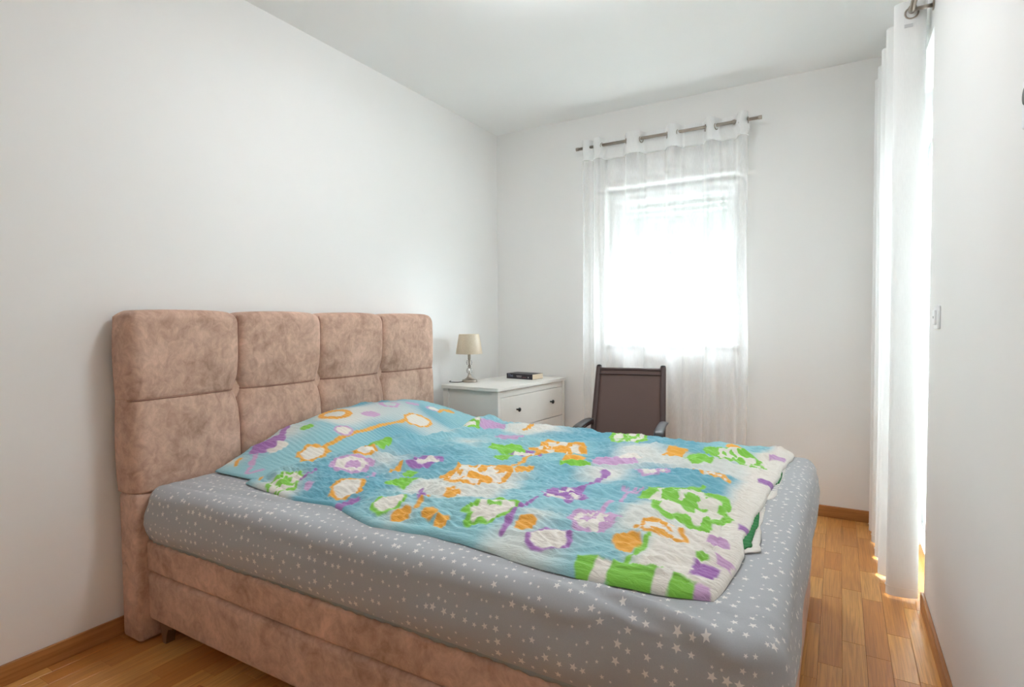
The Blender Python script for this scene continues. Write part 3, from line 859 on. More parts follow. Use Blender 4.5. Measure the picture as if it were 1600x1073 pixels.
# ---------------------------------------------------------------- printed pillow and duvet
INK = {'white': (236, 232, 224), 'orange': (240, 174, 66), 'green': (136, 208, 76), 'lilac': (205, 165, 206), 'purple': (166, 116, 186), 'teal': (146, 200, 211), 'teal2': (110, 176, 196)}
INK = {k: np.array(srgb(*v)[:3]) for k, v in INK.items()}
MOTIFS = [
(0,'soft',0.243,-2.142,0.125,'white'),
(1,'soft',1.120,-2.515,0.000,'white'),
(1,'soft',0.656,-2.482,0.100,'white'),
(1,'soft',0.799,-2.143,0.136,'white'),
(1,'soft',1.073,-2.341,0.000,'white'),
(1,'soft',1.114,-2.338,0.084,'white'),
(1,'soft',1.070,-1.269,0.159,'white'),
(1,'soft',1.642,-1.936,0.099,'white'),
(1,'soft',1.616,-2.424,0.072,'white'),
(1,'soft',1.264,-2.356,0.070,'white'),
(1,'soft',1.611,-1.514,0.131,'white'),
(1,'soft',1.917,-2.130,0.083,'white'),
(1,'soft',1.336,-2.085,0.084,'white'),
(1,'soft',0.902,-1.705,0.099,'white'),
(1,'soft',1.209,-2.530,0.065,'white'),
(0,'soft',0.223,-2.389,0.061,'white'),
(0,'ring',0.194,-2.392,0.018,'orange'),
(0,'stem',0.229,-2.360,0.008,'orange',0.271,-2.405),
(0,'stem',0.273,-2.327,0.010,'lilac',0.329,-2.376),
(0,'arc',0.370,-2.396,0.039,'lilac'),
(0,'disc',0.255,-2.248,0.070,'purple'),
(0,'disc',0.320,-2.257,0.039,'white'),
(0,'disc',0.290,-2.256,0.019,'purple'),
(0,'stem',0.245,-2.174,0.014,'purple',0.026,-1.899),
(0,'disc',0.316,-2.108,0.025,'green'),
(0,'flowerring',0.484,-2.215,0.062,'orange','white'),
(0,'stem',0.491,-2.145,0.011,'orange',0.516,-1.698),
(0,'ring2',0.459,-2.030,0.039,'lilac','white'),
(0,'flowerring',0.544,-1.634,0.068,'orange','white'),
(0,'ring2',0.466,-1.419,0.037,'lilac','white'),
(0,'stem',0.507,-1.428,0.010,'orange',0.471,-1.292),
(1,'disc',0.675,-2.039,0.053,'green'),
(1,'flower',0.697,-1.441,0.077,'green','white'),
(0,'ring',0.289,-1.921,0.077,'orange'),
(0,'disc',0.400,-1.804,0.042,'lilac'),
(0,'ring',0.340,-1.602,0.052,'lilac'),
(0,'disc',0.378,-1.474,0.034,'lilac'),
(0,'disc',0.493,-1.321,0.034,'orange'),
(1,'flower',0.647,-2.475,0.067,'green','white'),
(1,'stem',0.684,-2.381,0.007,'purple',0.698,-2.443),
(1,'stem',0.499,-2.470,0.007,'orange',0.446,-2.399),
(1,'rings',0.751,-2.259,0.079,'lilac','white'),
(1,'flowerring',0.681,-2.136,0.056,'orange','white'),
(1,'flowerring',0.895,-2.421,0.058,'orange','white'),
(1,'stem',0.770,-2.474,0.011,'lilac',0.754,-2.452),
(1,'patch',1.028,-2.302,0.044,'green'),
(1,'disc',0.964,-2.187,0.028,'green'),
(1,'ring2',0.951,-2.082,0.068,'purple','white'),
(1,'ring2',1.144,-2.494,0.052,'green','white'),
(1,'stem',1.255,-2.499,0.009,'orange',1.200,-2.378),
(1,'disc',1.310,-2.503,0.026,'orange'),
(1,'disc',1.223,-2.532,0.030,'orange'),
(1,'disc',1.364,-2.521,0.025,'orange'),
(1,'disc',0.978,-2.503,0.036,'purple'),
(1,'stem',0.900,-2.212,0.009,'orange',0.902,-2.157),
(1,'stem',1.147,-2.335,0.008,'purple',1.221,-2.443),
(1,'stem',0.917,-2.348,0.007,'lilac',0.860,-2.259),
(1,'flower',1.225,-2.138,0.123,'orange','white'),
(1,'disc',1.175,-1.877,0.045,'green'),
(1,'ring2',1.229,-1.788,0.067,'purple','white'),
(1,'disc',1.194,-1.725,0.032,'purple'),
(1,'flower',1.297,-1.621,0.121,'orange','white'),
(1,'disc',1.354,-2.025,0.032,'orange'),
(1,'stem',1.303,-2.027,0.009,'orange',1.251,-1.741),
(1,'flower',1.468,-2.429,0.076,'green','white'),
(1,'disc',1.280,-2.365,0.028,'orange'),
(1,'stem',1.267,-2.361,0.008,'orange',1.237,-2.293),
(1,'stem',1.561,-2.517,0.008,'purple',1.537,-2.386),
(1,'stem',1.537,-2.386,0.007,'purple',1.615,-2.146),
(1,'ring2',1.696,-2.516,0.057,'purple','white'),
(1,'disc',1.602,-2.474,0.030,'orange'),
(1,'flower',1.602,-2.226,0.073,'purple','white'),
(1,'stem',1.622,-2.163,0.012,'purple',1.625,-1.934),
(1,'disc',1.625,-1.934,0.022,'purple'),
(1,'disc',1.489,-1.884,0.061,'green'),
(1,'disc',1.430,-1.768,0.050,'orange'),
(1,'flower',1.749,-2.370,0.068,'lilac','white'),
(1,'stem',1.746,-2.334,0.007,'lilac',1.767,-2.076),
(1,'arc',1.767,-2.076,0.032,'lilac'),
(1,'flower',1.761,-1.848,0.057,'lilac','white'),
(1,'disc',1.878,-2.461,0.031,'orange'),
(1,'stem',1.903,-2.578,0.007,'green',1.917,-2.418),
(1,'flower',1.927,-2.349,0.062,'orange','white'),
(1,'flower',1.930,-2.093,0.127,'green','white'),
(1,'disc',1.879,-2.055,0.027,'green'),
(1,'stem',1.937,-1.896,0.010,'green',1.941,-1.954),
(1,'flower',1.938,-1.768,0.057,'orange','white'),
(1,'flower',1.965,-1.413,0.106,'green','white'),
(1,'flower',1.496,-1.326,0.092,'green','white'),
(1,'disc',1.752,-1.499,0.041,'orange'),
(1,'stem',1.720,-1.532,0.008,'orange',1.737,-1.500),
(1,'disc',1.580,-1.733,0.087,'lilac'),
(1,'disc',1.613,-1.643,0.050,'white'),
(1,'stem',0.984,-1.356,0.013,'orange',0.954,-1.220),
(1,'disc',0.994,-1.527,0.071,'lilac'),
(1,'disc',0.806,-1.367,0.065,'lilac'),
(1,'disc',1.112,-1.752,0.080,'green'),
(0,'disc',1.172,-0.860,0.049,'orange'),
(1,'disc',1.936,-1.274,0.037,'orange'),
(1,'disc',1.850,-1.564,0.058,'green'),
(1,'patch',1.823,-2.587,0.026,'green'),
(1,'patch',1.860,-2.586,0.023,'white'),
(1,'patch',1.900,-2.582,0.028,'green'),
(1,'patch',1.953,-2.581,0.033,'green'),
(1,'patch',2.000,-2.577,0.024,'white'),
(1,'patch',2.036,-2.572,0.027,'green'),
(1,'patch',2.076,-2.563,0.016,'lilac'),
(1,'patch',2.055,-2.308,0.022,'lilac'),
(1,'patch',2.099,-2.144,0.017,'purple'),
(1,'patch',2.060,-2.484,0.028,'purple'),
(1,'patch',2.106,-1.662,0.026,'purple'),
(1,'patch',2.088,-2.412,0.021,'lilac'),
(1,'disc',2.042,-2.433,0.015,'green'),
(1,'patch',2.102,-1.275,0.026,'lilac'),

]
def paint(x, y, which):
    c = np.zeros(x.shape+(3,))
    k = sstep(-.25, .45, vnoise(x*2.4, y*2.4, 81))[..., None]
    c[:] = INK['teal']*(1-k)+INK['teal2']*k
    wx = x+.008*vnoise(x*26, y*26, 83)+.003*vnoise(x*80, y*80, 85)
    wy = y+.008*vnoise(x*26+9, y*26, 87)+.003*vnoise(x*80, y*80+5, 89)
    def put(m, ink):
        m = np.clip(m, 0, 1)[..., None]; c[:] = c*(1-m)+INK[ink]*m
    soft = .0035
    def inside(d): return sstep(soft, -soft, d)
    # soft white bleach areas of the print
    put(.8*sstep(.55, .8, vnoise(x*3.1+4, y*3.1, 91)), 'white')
    if which == 1:
        en, ef, eu, ex = edge_e(x, y)
        wb = .12+.07*sstep(-2.2, -2.4, y)
        put(sstep(wb, wb-.06, ex+.05*vnoise(y*6, x*6, 93)), 'white')
    for mt in MOTIFS:
        if mt[0] != which: continue
        kd, mx, my, r = mt[1:5]
        if kd == 'stem':
            ink, x2, y2 = mt[5:8]; ax, ay = x2-mx, y2-my; L2 = ax*ax+ay*ay
            t = np.clip(((wx-mx)*ax+(wy-my)*ay)/L2, 0, 1)
            put(inside(np.hypot(wx-mx-ax*t, wy-my-ay*t)-r), ink); continue
        if r <= 0: continue
        R_ = np.hypot(wx-mx, wy-my); th = np.arctan2(wy-my, wx-mx)
        if kd == 'soft': put(.7*np.exp(-(R_/(r*.72))**2), mt[5]); continue
        ink = mt[5]; i2 = mt[6] if len(mt) > 6 else None
        if kd == 'disc': put(inside(R_-r), ink)
        elif kd == 'ring': put(inside(np.abs(R_-r*.8)-r*.2), ink)
        elif kd == 'ring2': put(inside(R_-r), ink); put(inside(R_-r*.74), i2)
        elif kd == 'rings': put(inside(R_-r), ink); put(inside(R_-r*.74), i2); put(inside(R_-r*.40), ink)
        elif kd == 'arc': put(inside(np.abs(R_-r*.8)-r*.22)*(np.sin(th) < .2), ink)
        elif kd == 'flowerring':
            rr = r*(1+.07*np.cos(9*th)); put(inside(R_-rr), ink); put(inside(R_-r*.72*(1+.03*np.cos(5*th))), i2)
        elif kd == 'flower':
            rr = r*(1+.10*np.cos(7*th+1)); put(inside(R_-rr), ink)
            put(inside(R_-r*.76*(1+.14*np.cos(7*th+1)))*(vnoise(wx*38, wy*38, 95) > -.45), i2)
            put(inside(R_-r*.40*(1+.22*np.cos(5*th)))*(vnoise(wx*30+5, wy*30, 97) > -.15), ink)
        elif kd == 'patch': put(inside(np.maximum(np.abs(wx-mx), np.abs(wy-my))-r), ink)
    return c

def closed_sheet(name, X, Y, ZT, ZBm, C):
    """top grid and bottom grid stitched along the border"""
    nu, nv = X.shape
    top = np.stack([X, Y, ZT], -1).reshape(-1, 3); bot = np.stack([X, Y, ZBm], -1).reshape(-1, 3)
    I, J = np.meshgrid(np.arange(nu-1), np.arange(nv-1), indexing='ij')
    qt = np.stack([I*nv+J, (I+1)*nv+J, (I+1)*nv+J+1, I*nv+J+1], -1).reshape(-1, 4)
    qb = qt[:, ::-1]+nu*nv
    ring = [(a, 0) for a in range(nu)]+[(nu-1, b) for b in range(1, nv)]+[(a, nv-1) for a in range(nu-2, -1, -1)]+[(0, b) for b in range(nv-2, 0, -1)]
    ri = np.array([a*nv+b for a, b in ring]); r2 = np.roll(ri, -1)
    qs = np.stack([ri, ri+nu*nv, r2+nu*nv, r2], -1)
    cc = C.reshape(-1, 3)
    me = raw_mesh(name, np.concatenate([top, bot]), np.concatenate([qt, qb, qs]), None, np.concatenate([cc, cc]))
    return me
# pillow: plan grid with rounded, drawn-in corners
na, nb_ = 460, 210
S, T = np.meshgrid(np.linspace(0, 1, na), np.linspace(0, 1, nb_), indexing='ij')
PY = -2.452+(1.49)*S
xb = .150+.05*np.exp(-((PY+2.46)/.10)**2)+.03*np.exp(-((PY+.96)/.07)**2)+.006*vnoise(PY*9, PY*0, 99)
xf = .79-.30*np.exp(-((PY+2.455)/.10)**2)-.14*np.exp(-((PY+.96)/.08)**2)
PX = xb+(xf-xb)*T
eb = np.minimum.reduce([PX-xb, xf-PX, PY+2.452, -.962-PY])
PZ = pillow_h(PX, PY)
PZ = Z0+.006+(PZ-Z0-.006)*rnd(eb, .030)+pillow_fine(PX, PY)*sstep(0, .03, eb)+.004*rnd(eb, .01)
under = Z0+.004+0*PX
# underside follows the headboard side up a little so the back edge is a soft roll
lift = np.maximum(PZ-Z0-.05, 0)*sstep(.07, .0, PX-xb)*.72
me = closed_sheet('pillow', PX, PY, PZ, np.minimum(under+lift, PZ-.0015), paint(PX, PY, 0))
pil = tag(link('pillow', me, MAT['printed_seersucker']), 'wide pillow in a turquoise flower print leaning against the rose headboard', 'pillow')

nu, nv = 620, 540
S, T = np.meshgrid(np.linspace(0, 1, nu), np.linspace(0, 1, nv), indexing='ij')
S = .5-.5*np.cos(pi*S)*(.15)-.5*(1-2*S)*.85+0*S
S = (S-S.min())/(S.max()-S.min())
DX, DY = duvet_xy(S, T)
DZ = duvet_h(DX, DY)
en, ef, eu, ex = edge_e(DX, DY)
# wavy outline
DY = DY+.004*vnoise(DX*14, DX*0, 101)*sstep(.06, 0, en)
DX = DX+.005*vnoise(DY*16, DY*0, 103)*sstep(.06, 0, ex)
low = Z0+.0035+np.maximum(pillow_h(DX, DY)-Z0-.007, 0)*.92
DB = np.minimum(low, DZ-.002)
duv = thing('duvet', 'crinkled duvet with turquoise, orange and green flower print spread over the bed', 'duvet', (1.35, -1.82, Z0+.004))
me = closed_sheet('duvet_cover', DX, DY, DZ, DB, paint(DX, DY, 1))
rel(link('duvet_cover', me, MAT['printed_seersucker']), duv)
# open button edge at the foot: a lower lip of white cloth sagging away, green inside
def lip(name, ya, yb, over, mat, zlift, dzv, depth=.05, nj=60, seed=0):
    yy = np.linspace(ya, yb, nj); P = []
    tt = np.linspace(0, 1, 7)
    for y in yy:
        xf_ = float(np.interp(y, FOOT[:, 0], FOOT[:, 1])); e = min(1, (y-ya)/.03)*(1-(y-ya)/(yb-ya))**.7
        o_ = over*e*(1+.25*float(vnoise(np.array([y*18]), np.array([0.3]), seed)[0]))
        for t in tt:
            P.append((xf_-depth+(depth+o_)*t, y, Z0+.0045+zlift+dzv*e*t*t+.0015*sin(y*260)*t))
    me = grid_mesh(name, P, nj, 7)
    o = link(name, me, mat); m = o.modifiers.new('thickness', 'SOLIDIFY'); m.thickness = .0022; m.offset = 1
    return rel(o, duv)
lip('lower_lip', -2.275, -1.84, .046, MAT['white_hem_cloth'], -.0025, .002, seed=5)
lip('lining', -2.255, -1.93, .026, MAT['green_lining'], .0012, .0005, seed=6)
lip('lower_lip', -1.80, -1.32, .022, MAT['white_hem_cloth'], -.0025, .002, seed=7)
lip('lining', -1.60, -1.42, .012, MAT['green_lining'], .0012, .0005, seed=8)

# ---------------------------------------------------------------- chest of drawers in the corner (local: x across depth, y along the front)
dr = thing('chest_of_drawers', 'white chest of drawers with black knobs in the room corner', 'chest of drawers', (.3475, -.452, 0), RAD(-4.3))
WL = MAT['white_lacquer']
DWd, DLn, DZt = .227, .42, .757         # half depth, half length, top
def dpart(name, a, b, bev=.0015, mat=None, parent=dr): return box_obj(name, a, b, mat or WL, parent, bev)
dpart('top', (-DWd, -DLn, DZt-.022), (DWd, DLn, DZt), .003)
for sx in (-DWd+.008, DWd-.008-.045):
    for sy in (-DLn+.010, DLn-.010-.030):
        dpart('corner_post', (sx, sy, 0), (sx+.045, sy+.030, DZt-.0225))
dpart('side_panel', (-DWd+.052, -DLn+.018, .09), (DWd-.052, -DLn+.030, DZt-.0225))
dpart('side_panel', (-DWd+.052, DLn-.030, .09), (DWd-.052, DLn-.018, DZt-.0225))
dpart('back_panel', (-DWd+.010, -DLn+.04, .09), (-DWd+.016, DLn-.04, DZt-.0225))
dpart('top_rail', (DWd-.032, -DLn+.040, DZt-.062), (DWd-.012, DLn-.040, DZt-.0225))
dpart('bottom_rail', (DWd-.032, -DLn+.040, .085), (DWd-.012, DLn-.040, .125))
zz = [.4855, .3055, .1275]; zh = [.200, .178, .176]
zz = [DZt-.064-.200, DZt-.064-.203-.178, DZt-.064-.206-.178-.176]
for k, (z0, hh) in enumerate(zip(zz, (.199, .177, .175))):
    d = dpart('drawer', (DWd-.030, -DLn+.0425, z0), (DWd-.010, DLn-.0425, z0+hh), .002)
    for yy in (-.205, .212):
        bm = bmesh.new()
        lathe(bm, [(.0055, 0), (.005, .010), (.0075, .016), (.0135, .019), (.0140, .023), (.0110, .027), (.004, .0285)], 16)
        kn = bm_obj('knob', bm, MAT['black_knob'], d, True, (DWd-.0102, yy, z0+hh/2+.012)); kn.rotation_euler = (0, RAD(90), 0)

# ---------------------------------------------------------------- table lamp
lamp = thing('table_lamp', 'small table lamp with beige shade and stacked clear crystal balls on the white chest', 'lamp', (.157, -.628, DZt))
NK = MAT['brushed_nickel']
bm = bmesh.new()
lathe(bm, [(.049, 0), (.050, .003), (.050, .013), (.047, .016), (.034, .019), (.022, .026), (.014, .037), (.010, .048), (.010, .054)], 40)
bm_obj('base', bm, NK, lamp, True)
def crystal(z):
    bm = bmesh.new()
    n = 10
    prof = [(.006, 0), (.0165, .006), (.0215, .017), (.0215, .024), (.0165, .035), (.006, .041)]
    lathe(bm, prof, n)
    return bm_obj('crystal_ball', bm, MAT['crystal'], lamp, False, (0, 0, z))
crystal(.056); crystal(.110)
bm = bmesh.new(); lathe(bm, [(.0035, .05), (.0035, .155)], 12); bm_obj('stem', bm, NK, lamp, True)
bm = bmesh.new(); lathe(bm, [(.005, .0972), (.0095, .0985), (.0105, .1035), (.0095, .1085), (.005, .1098)], 20); bm_obj('collar', bm, NK, lamp, True)
bm = bmesh.new(); lathe(bm, [(.006, .1512), (.010, .153), (.010, .190), (.0085, .192), (.0085, .225), (.004, .228)], 20); bm_obj('socket', bm, NK, lamp, True)
bm = bmesh.new(); lathe(bm, [(.012, .229), (.022, .245), (.026, .262), (.022, .280), (.008, .288)], 20); bm_obj('bulb', bm, MAT['white_plastic'], lamp, True)
bm = bmesh.new()
prof = [(.089, .190), (.0895, .192), (.068, .3200), (.0675, .322), (.0655, .3215), (.0868, .1905)]
lathe(bm, prof+[prof[0]], 56, caps=False)
shade = bm_obj('lamp_shade', bm, MAT['satin_shade'], lamp, True)
bm = bmesh.new()
for k in range(3):
    a = 2*pi*k/3; tube(bm, [(.008*cos(a), .008*sin(a), .224), (.0665*cos(a), .0665*sin(a), .314)], .0013, 6)
bm_obj('shade_spider', bm, NK, lamp, True)
bm = bmesh.new(); tube(bm, smooth_path([(-.02, -.046, .005), (-.035, -.075, .003), (-.075, -.09, .003), (-.115, -.07, .003), (-.14, -.02, .003)]), .0026, 8)
bm_obj('cord', bm, MAT['cord_black'], lamp, True)

# ---------------------------------------------------------------- paperback
bk = thing('book', 'thick dark paperback with cream pages lying on the white chest', 'book', (.374, -.250, DZt), RAD(0))
def bookrot(): return None
bL, bW, bT = .225, .13, .037
simple('dark_cover', srgb(50, 46, 54), .45)
simple('cover_grey_letters', srgb(128, 138, 160), .5); simple('cover_red_letters', srgb(150, 96, 100), .5); simple('cover_white_letters', srgb(190, 186, 188), .5)
bm = bmesh.new()
# C-shaped cover: bottom board, spine, top board (spine along local -y)
o1 = [(-bW/2, .0003), (bW/2, .0003)]
pr = [(bW/2, 0.0), (-bW/2, 0.0), (-bW/2, bT), (bW/2, bT), (bW/2, bT-.0012), (-bW/2+.0015, bT-.0012), (-bW/2+.0015, .0012), (bW/2, .0012)]
A = [bm.verts.new((-bL/2, y, z+.0002)) for y, z in pr]; B = [bm.verts.new((bL/2, y, z+.0002)) for y, z in pr]
bm.faces.new(A); bm.faces.new(B[::-1])
for k in range(8): bm.faces.new((A[k], B[k], B[(k+1) % 8], A[(k+1) % 8]))
bm_obj('cover', bm, MAT['dark_cover'], bk)
dpart('page_block', (-bL/2+.0015, -bW/2+.0018, .0016), (bL/2-.0004, bW/2-.0015, bT-.0012), 0, MAT['page_paper'], bk)
def spine_text(name, txt, size, x, z, mat):
    c = bpy.data.curves.new(name, 'FONT'); c.body = txt; c.size = size; c.extrude = .0001
    c.align_x = 'LEFT'; c.align_y = 'BOTTOM'
    tmp = bpy.data.objects.new(name, c); COL.objects.link(tmp)
    dg = bpy.context.evaluated_depsgraph_get(); me = bpy.data.meshes.new_from_object(tmp.evaluated_get(dg))
    bpy.data.objects.remove(tmp)
    o = bpy.data.objects.new(name, me); me.materials.clear(); me.materials.append(mat); COL.objects.link(o); o.parent = bk
    o.rotation_euler = (RAD(90), 0, 0); o.location = (x, -bW/2-.0002, z)
spine_text('spine_title', 'The', .030, -bL/2+.010, .007, MAT['cover_grey_letters'])
bk.rotation_euler = (0, 0, RAD(-7))
for x0_, x1_, z0_, z1_, m_ in ((-.026, .020, .020, .0235, 'cover_white_letters'), (-.022, .018, .0125, .015, 'cover_white_letters'), (.026, .060, .012, .0145, 'cover_red_letters'), (.074, .080, .010, .019, 'cover_white_letters')):
    box_obj('spine_print', (x0_, -bW/2-.0003, z0_), (x1_, -bW/2-.0001, z1_), MAT[m_], bk)

# ---------------------------------------------------------------- brown sling armchair by the window
ch = thing('armchair', 'brown mesh sling chair with black curved armrests between bed and window', 'chair', (1.232, -.62, 0), RAD(11))
CT = MAT['chair_tube']
hw = .207
back = lambda z: .13+(z-.40)*.42       # local y of the back at height z (tilted away)
for s in (-1, 1):
    bm = bmesh.new()
    path = smooth_path([(s*hw, -.27, .425), (s*hw, -.20, .432), (s*hw, .04, .405), (s*hw, .125, .425), (s*hw, .165, .50), (s*(hw-.004), .245, .70), (s*(hw-.008), .315, .868)], 8)
    tube(bm, path, .0135, 12, False, .018, up=(1, 0, 0)); bm_obj('side_rail', bm, CT, ch, True)
    bm = bmesh.new(); lathe(bm, [(.013, 0), (.016, .002), (.016, .009), (.011, .013)], 16)
    cp = bm_obj('rail_cap', bm, MAT['armrest_plastic'], ch, True, (s*(hw-.008), .3155, .866)); cp.rotation_euler = (RAD(-22), 0, 0)
bm = bmesh.new(); tube(bm, [(-hw+.01, .306, .850), (-hw*.5, .312, .8525), (0, .314, .853), (hw*.5, .312, .8525), (hw-.01, .306, .850)], .010, 10); bm_obj('top_bar', bm, CT, ch, True)
# sling: seat and back as two sheets with a hem seam
def sling(name, prof, x0):
    P = []; n = len(prof); m = 14
    for (y, z) in prof:
        for k in range(m):
            t = -1+2*k/(m-1); P.append((t*x0, y-.010*(1-t*t)*(-1 if name == 'back_sling' else 0), z-.012*(1-t*t)*(0 if name == 'back_sling' else 1)))
    me = grid_mesh(name, P, n, m); o = link(name, me, MAT['brown_sling'], ch)
    md = o.modifiers.new('thickness', 'SOLIDIFY'); md.thickness = .003; md.offset = 0
bp = smooth_path([(0, .150, .455), (0, .165, .50), (0, .245, .70), (0, .312, .862)], 8)
sling('back_sling', [(p.y-.004, p.z) for p in bp], hw-.006)
sp = smooth_path([(0, -.265, .425), (0, -.20, .430), (0, .04, .403), (0, .12, .418)], 6)
sling('seat_sling', [(p.y, p.z+.003) for p in sp], hw-.006)
bm = bmesh.new(); tube(bm, [(-hw+.012, .293-.008, .823), (0, .296, .823), (hw-.012, .293-.008, .823)], .0035, 6); bm_obj('hem_seam', bm, CT, ch, True)
bm = bmesh.new(); tube(bm, [(-hw, -.268, .424), (hw, -.268, .424)], .011, 10); bm_obj('front_bar', bm, CT, ch, True)
ao = .220
for s in (-1, 1):
    # tube leg frame: front leg up, bend, back to rear leg
    bm = bmesh.new()
    path = smooth_path([(s*ao, -.305, .012), (s*ao, -.292, .30), (s*ao, -.290, .44), (s*ao, -.272, .520), (s*ao, -.19, .546), (s*ao, -.02, .545), (s*(ao-.004), .204, .535)], 8)
    tube(bm, path, .0125, 12, up=(1, 0, 0)); bm_obj('front_leg', bm, CT, ch, True)
    bm = bmesh.new(); tube(bm, smooth_path([(s*ao, -.05, .405), (s*ao, .12, .38), (s*(ao+.0), .22, .25), (s*ao, .30, .012)], 8), .0125, 12, up=(1, 0, 0)); bm_obj('rear_leg', bm, CT, ch, True)
    bm = bmesh.new()
    ap = smooth_path([(s*ao, -.318, .440), (s*ao, -.316, .500), (s*ao, -.296, .548), (s*ao, -.245, .570), (s*ao, -.12, .571), (s*ao, .02, .566), (s*ao, .10, .560)], 8)
    tube(bm, ap, .026, 14, False, .0095, up=(.02, 0.3, 1)); bm_obj('armrest', bm, MAT['armrest_plastic'], ch, True)
    for ly, lx in ((-.305, ao), (.30, ao)):
        bm = bmesh.new(); lathe(bm, [(.0165, 0), (.0165, .016), (.013, .020)], 14); bm_obj('foot_cap', bm, MAT['armrest_plastic'], ch, True, (s*lx, ly, .0005))
bm = bmesh.new(); tube(bm, [(-ao, -.06, .402), (ao, -.06, .402)], .011, 10); bm_obj('cross_bar', bm, CT, ch, True)

# ---------------------------------------------------------------- window curtain on its rod
RZ, RY = 2.352, -.10
rod = thing('curtain_rod', 'brushed nickel curtain rod above the bedroom window', 'curtain rod', (1.306, RY, RZ), 0)
def rod_parts(root, axis, L0, L1, wall, sup, r=.0095):
    """rod along axis with end caps; supports at the given places reach the wall"""
    def P(u, d, z): return (u, d, z) if axis == 'x' else (d, u, z)
    bm = bmesh.new(); tube(bm, [P(L0, 0, 0), P(L1, 0, 0)], r, 16); bm_obj('rod', bm, NK, root, True)
    for e, sg in ((L0, -1), (L1, 1)):
        bm = bmesh.new(); tube(bm, [P(e-sg*.001, 0, 0), P(e+sg*.002, 0, 0), P(e+sg*.016, 0, 0), P(e+sg*.018, 0, 0)], r+.0022, 16)
        bm_obj('finial', bm, NK, root, True)
    for u in sup:
        bm = bmesh.new(); tube(bm, [P(u, wall*.985, -.004), P(u, wall*.1, -.004)], .0075, 12)
        bm_obj('bracket', bm, NK, root, True)
        bm = bmesh.new()
        tube(bm, [P(u, wall*.94, -.004), P(u, wall*.999, -.004)], .019, 18); bm_obj('wall_plate', bm, NK, root, True)
        bm = bmesh.new(); tube(bm, [P(u-.007, 0, 0), P(u+.007, 0, 0)], r+.004, 16); bm_obj('rod_cup', bm, NK, root, True)
rod_parts(rod, 'x', -.575, .577, .10, (-.44, .44))
rings = [.905, 1.071, 1.175, 1.342, 1.415, 1.579, 1.644, 1.769]
# curtain plan: passes in front of the rod between ring pairs
def path_fn(knots):
    P = smooth_path([(a, b, 0) for a, b in knots], 14); A = np.array([(p.x, p.y) for p in P])
    s = np.concatenate([[0], np.cumsum(np.hypot(*np.diff(A, axis=0).T))]); return A, s
def curtain(root, name, knots, z0, z1, mat, nz=90, n=260, calm=1.0, header=None, seed=0, axis='x', base=0.0, spread=0.0, wav=0.02):
    A, s = path_fn(knots); u = np.linspace(0, s[-1], n)
    px = np.interp(u, s, A[:, 0]); py = np.interp(u, s, A[:, 1])
    zs = z0+(z1-z0)*np.linspace(0, 1, nz)
    U, Z = np.meshgrid(u, zs, indexing='ij')
    X = np.repeat(px[:, None], nz, 1); Y = np.repeat(py[:, None], nz, 1)
    t = (z1-Z)/(z1-z0)                          # 0 top, 1 hem
    k = sstep(.02, .5, t)
    if axis == 'x':
        Y = base+(Y-base)*(1-.45*k)+wav*k*vnoise(U*6+1.5*t, t*1.5, seed)+.5*wav*k*np.sin(U*2*pi/.155+1.2*vnoise(U*3, t*2, seed+1))
        X = X+.012*k*vnoise(t*2+U*3, U*2, seed+2)
    else:
        X = base+(X-base)*(1-.0*k)+wav*k*vnoise(U*4+t, t*1.5, seed); Y = Y+.02*k*vnoise(U*3+1.2*t, t*2, seed+2)
    V = np.stack([X, Y, Z], -1).reshape(-1, 3)
    uv = np.stack([U, Z], -1).reshape(-1, 2)
    loc = Vector(root.location)
    V = V-np.array(loc)
    me = grid_mesh(name, V, n, nz, uv=uv)
    return link(name, me, mat, root)
def eyelet(root, x, y, z, ang, r=.020):
    bm = bmesh.new()
    pts = [(r*cos(2*pi*k/24), 0, r*sin(2*pi*k/24)) for k in range(24)]
    tube(bm, pts, .0032, 8, True, .0026, up=(0, 1, 0))
    o = bm_obj('eyelet', bm, NK, root, True, Vector((x, y, z))-Vector(root.location)); o.rotation_euler = (0, 0, ang)
FR, BK = -.135, -.068
kn = [(.770, -.085), (.772, FR+.01), (.80, FR-.002), (.83, BK+.02), (.845, BK+.035), (.862, BK+.02), (.880, FR), (.903, FR-.002)]
kn = [(.768, -.088), (.775, -.128), (.815, -.118), (.838, -.070), (.850, -.120), (.875, FR), (.896, FR)]
for i in range(4):
    a, b = rings[2*i], rings[2*i+1]
    kn += [(a+.004, RY), (a+.022, BK+.004), ((a+b)/2, BK-.002), (b-.022, BK+.004), (b-.004, RY)]
    if i < 3: kn += [(b+.014, FR+.004), ((b+rings[2*i+2])/2, FR-.004), (rings[2*i+2]-.012, FR+.004)]
kn += [(1.776, FR+.006), (1.797, FR-.006), (1.820, FR+.01), (1.826, RY), (1.822, -.080)]
cur = thing('window_curtain', 'white sheer eyelet curtain hanging in front of the window', 'curtain', (1.30, RY, .012))
HT = 2.398
curtain(cur, 'sheer_panel', kn, .012, 2.262, MAT['sheer_voile'], seed=11, base=RY)
curtain(cur, 'heading_tape', kn, 2.262, HT, MAT['voile_heading'], nz=12, seed=11, base=RY, wav=0)
for rx in rings+[1.8235]: eyelet(cur, rx, RY, RZ-.006, RAD(90-20 if rx in rings[::2] else 90+20))
# hem seams of the sheer
A, s_ = path_fn(kn)
bm = bmesh.new(); tube(bm, [Vector((p[0], p[1], 2.262))-Vector(cur.location) for p in A[::2]], .0022, 6, False, .0035); bm_obj('heading_seam', bm, MAT['voile_heading'], cur, True)

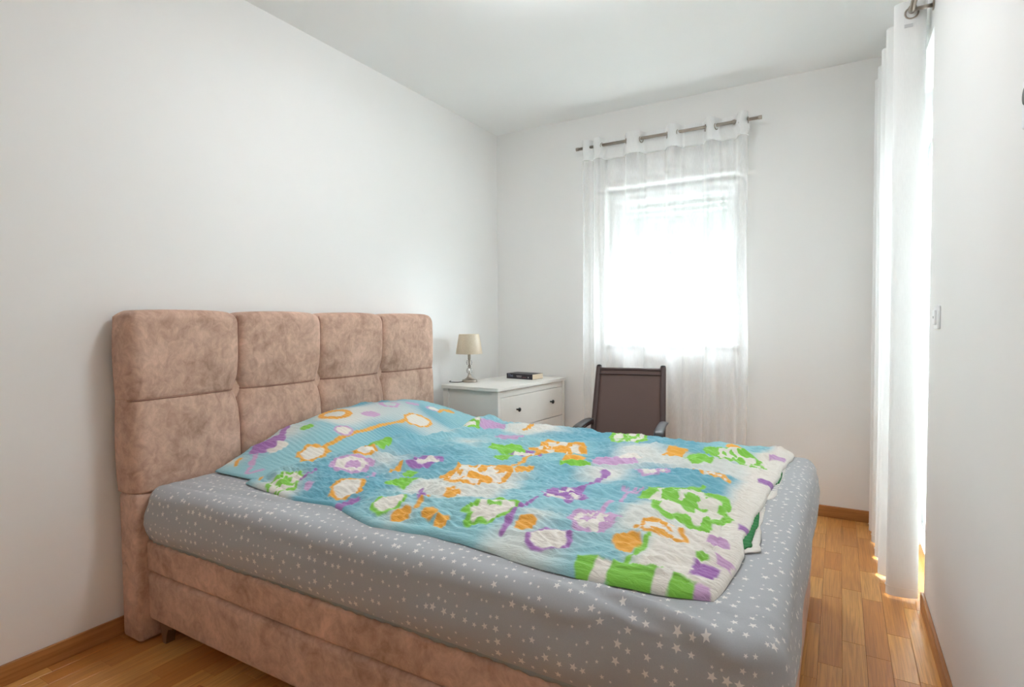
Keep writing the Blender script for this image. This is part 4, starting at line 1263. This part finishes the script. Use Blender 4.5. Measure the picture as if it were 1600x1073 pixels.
# ---------------------------------------------------------------- long curtain at the balcony door
RX2, RZ2 = 2.545, 2.372
rod2 = thing('curtain_rod', 'brushed nickel curtain rod over the balcony door', 'curtain rod', (RX2, -.66, RZ2))
rod_parts(rod2, 'y', -.62, .60, XR-RX2, (-.345,), r=.0105)
k2 = [(2.592, -.935), (2.596, -.962), (2.575, -.978), (2.530, -.984), (2.497, -.976), (2.489, -.955), (2.515, -.92), (2.575, -.87), (2.590, -.845), (2.575, -.82), (2.50, -.785), (2.476, -.765), (2.485, -.735), (2.56, -.67), (2.585, -.645), (2.565, -.62),
      (2.49, -.575), (2.470, -.553), (2.48, -.525), (2.56, -.46), (2.583, -.435), (2.56, -.405), (2.485, -.37), (2.464, -.348), (2.475, -.325), (2.55, -.27), (2.572, -.25), (2.55, -.23), (2.48, -.195), (2.459, -.172), (2.47, -.145), (2.53, -.11), (2.555, -.085)]
cur2 = thing('balcony_curtain', 'white floor length eyelet curtain in deep folds beside the balcony door', 'curtain', (2.53, -.55, .010))
curtain(cur2, 'long_panel', k2, .010, 2.415, MAT['dense_voile'], nz=60, n=420, seed=23, axis='y', base=RX2, wav=.006)
for y in (-.984, -.895, -.80, -.70, -.595, -.49, -.38, -.295, -.205, -.125): eyelet(cur2, RX2, y, RZ2-.006, RAD(12 if y > -.98 else 0), .022)
bm = bmesh.new(); A, s_ = path_fn(k2)
tube(bm, [Vector((p[0], p[1], .046))-Vector(cur2.location) for p in A[::3]], .0014, 5, False, .002); bm_obj('hem_seam', bm, MAT['dense_voile'], cur2, True)
# woven care label under the first eyelet
bm = bmesh.new(); box(bm, -.014, -.0008, -.008, .014, .0008, .006, .0004, 1)
o = bm_obj('care_label', bm, MAT['light_grey_plastic'], cur2, False, Vector((2.535, -.9865, 2.318))-Vector(cur2.location))

# ---------------------------------------------------------------- light switch and wall control on the right wall
sw = thing('light_switch', 'white wall switch near the balcony curtain on the right wall', 'switch', (XR, -1.285, 1.158))
bm = bmesh.new(); box(bm, -.010, -.041, -.041, 0, .041, .041, .004, 3); bm_obj('plate', bm, MAT['white_plastic'], sw, True)
bm = bmesh.new(); box(bm, -.0165, -.026, -.026, -.0095, .026, .026, .003, 3); bm_obj('rocker', bm, MAT['white_plastic'], sw, True)
bm = bmesh.new(); box(bm, -.0172, -.004, -.004, -.0160, .004, .004, .0004, 1); bm_obj('indicator', bm, MAT['dark_gasket'], sw)
th_ = thing('wall_control', 'white wall control unit with dark round button at the right picture edge', 'thermostat', (XR, -2.397, 1.545))
bm = bmesh.new(); box(bm, -.012, -.045, -.045, 0, .045, .045, .005, 3); bm_obj('housing', bm, MAT['white_plastic'], th_, True)
bm = bmesh.new(); lathe(bm, [(.018, 0), (.018, .006), (.015, .009)], 24); o = bm_obj('button', bm, MAT['dark_gasket'], th_, True, (-.0118, -.014, .002)); o.rotation_euler = (0, RAD(-90), 0)
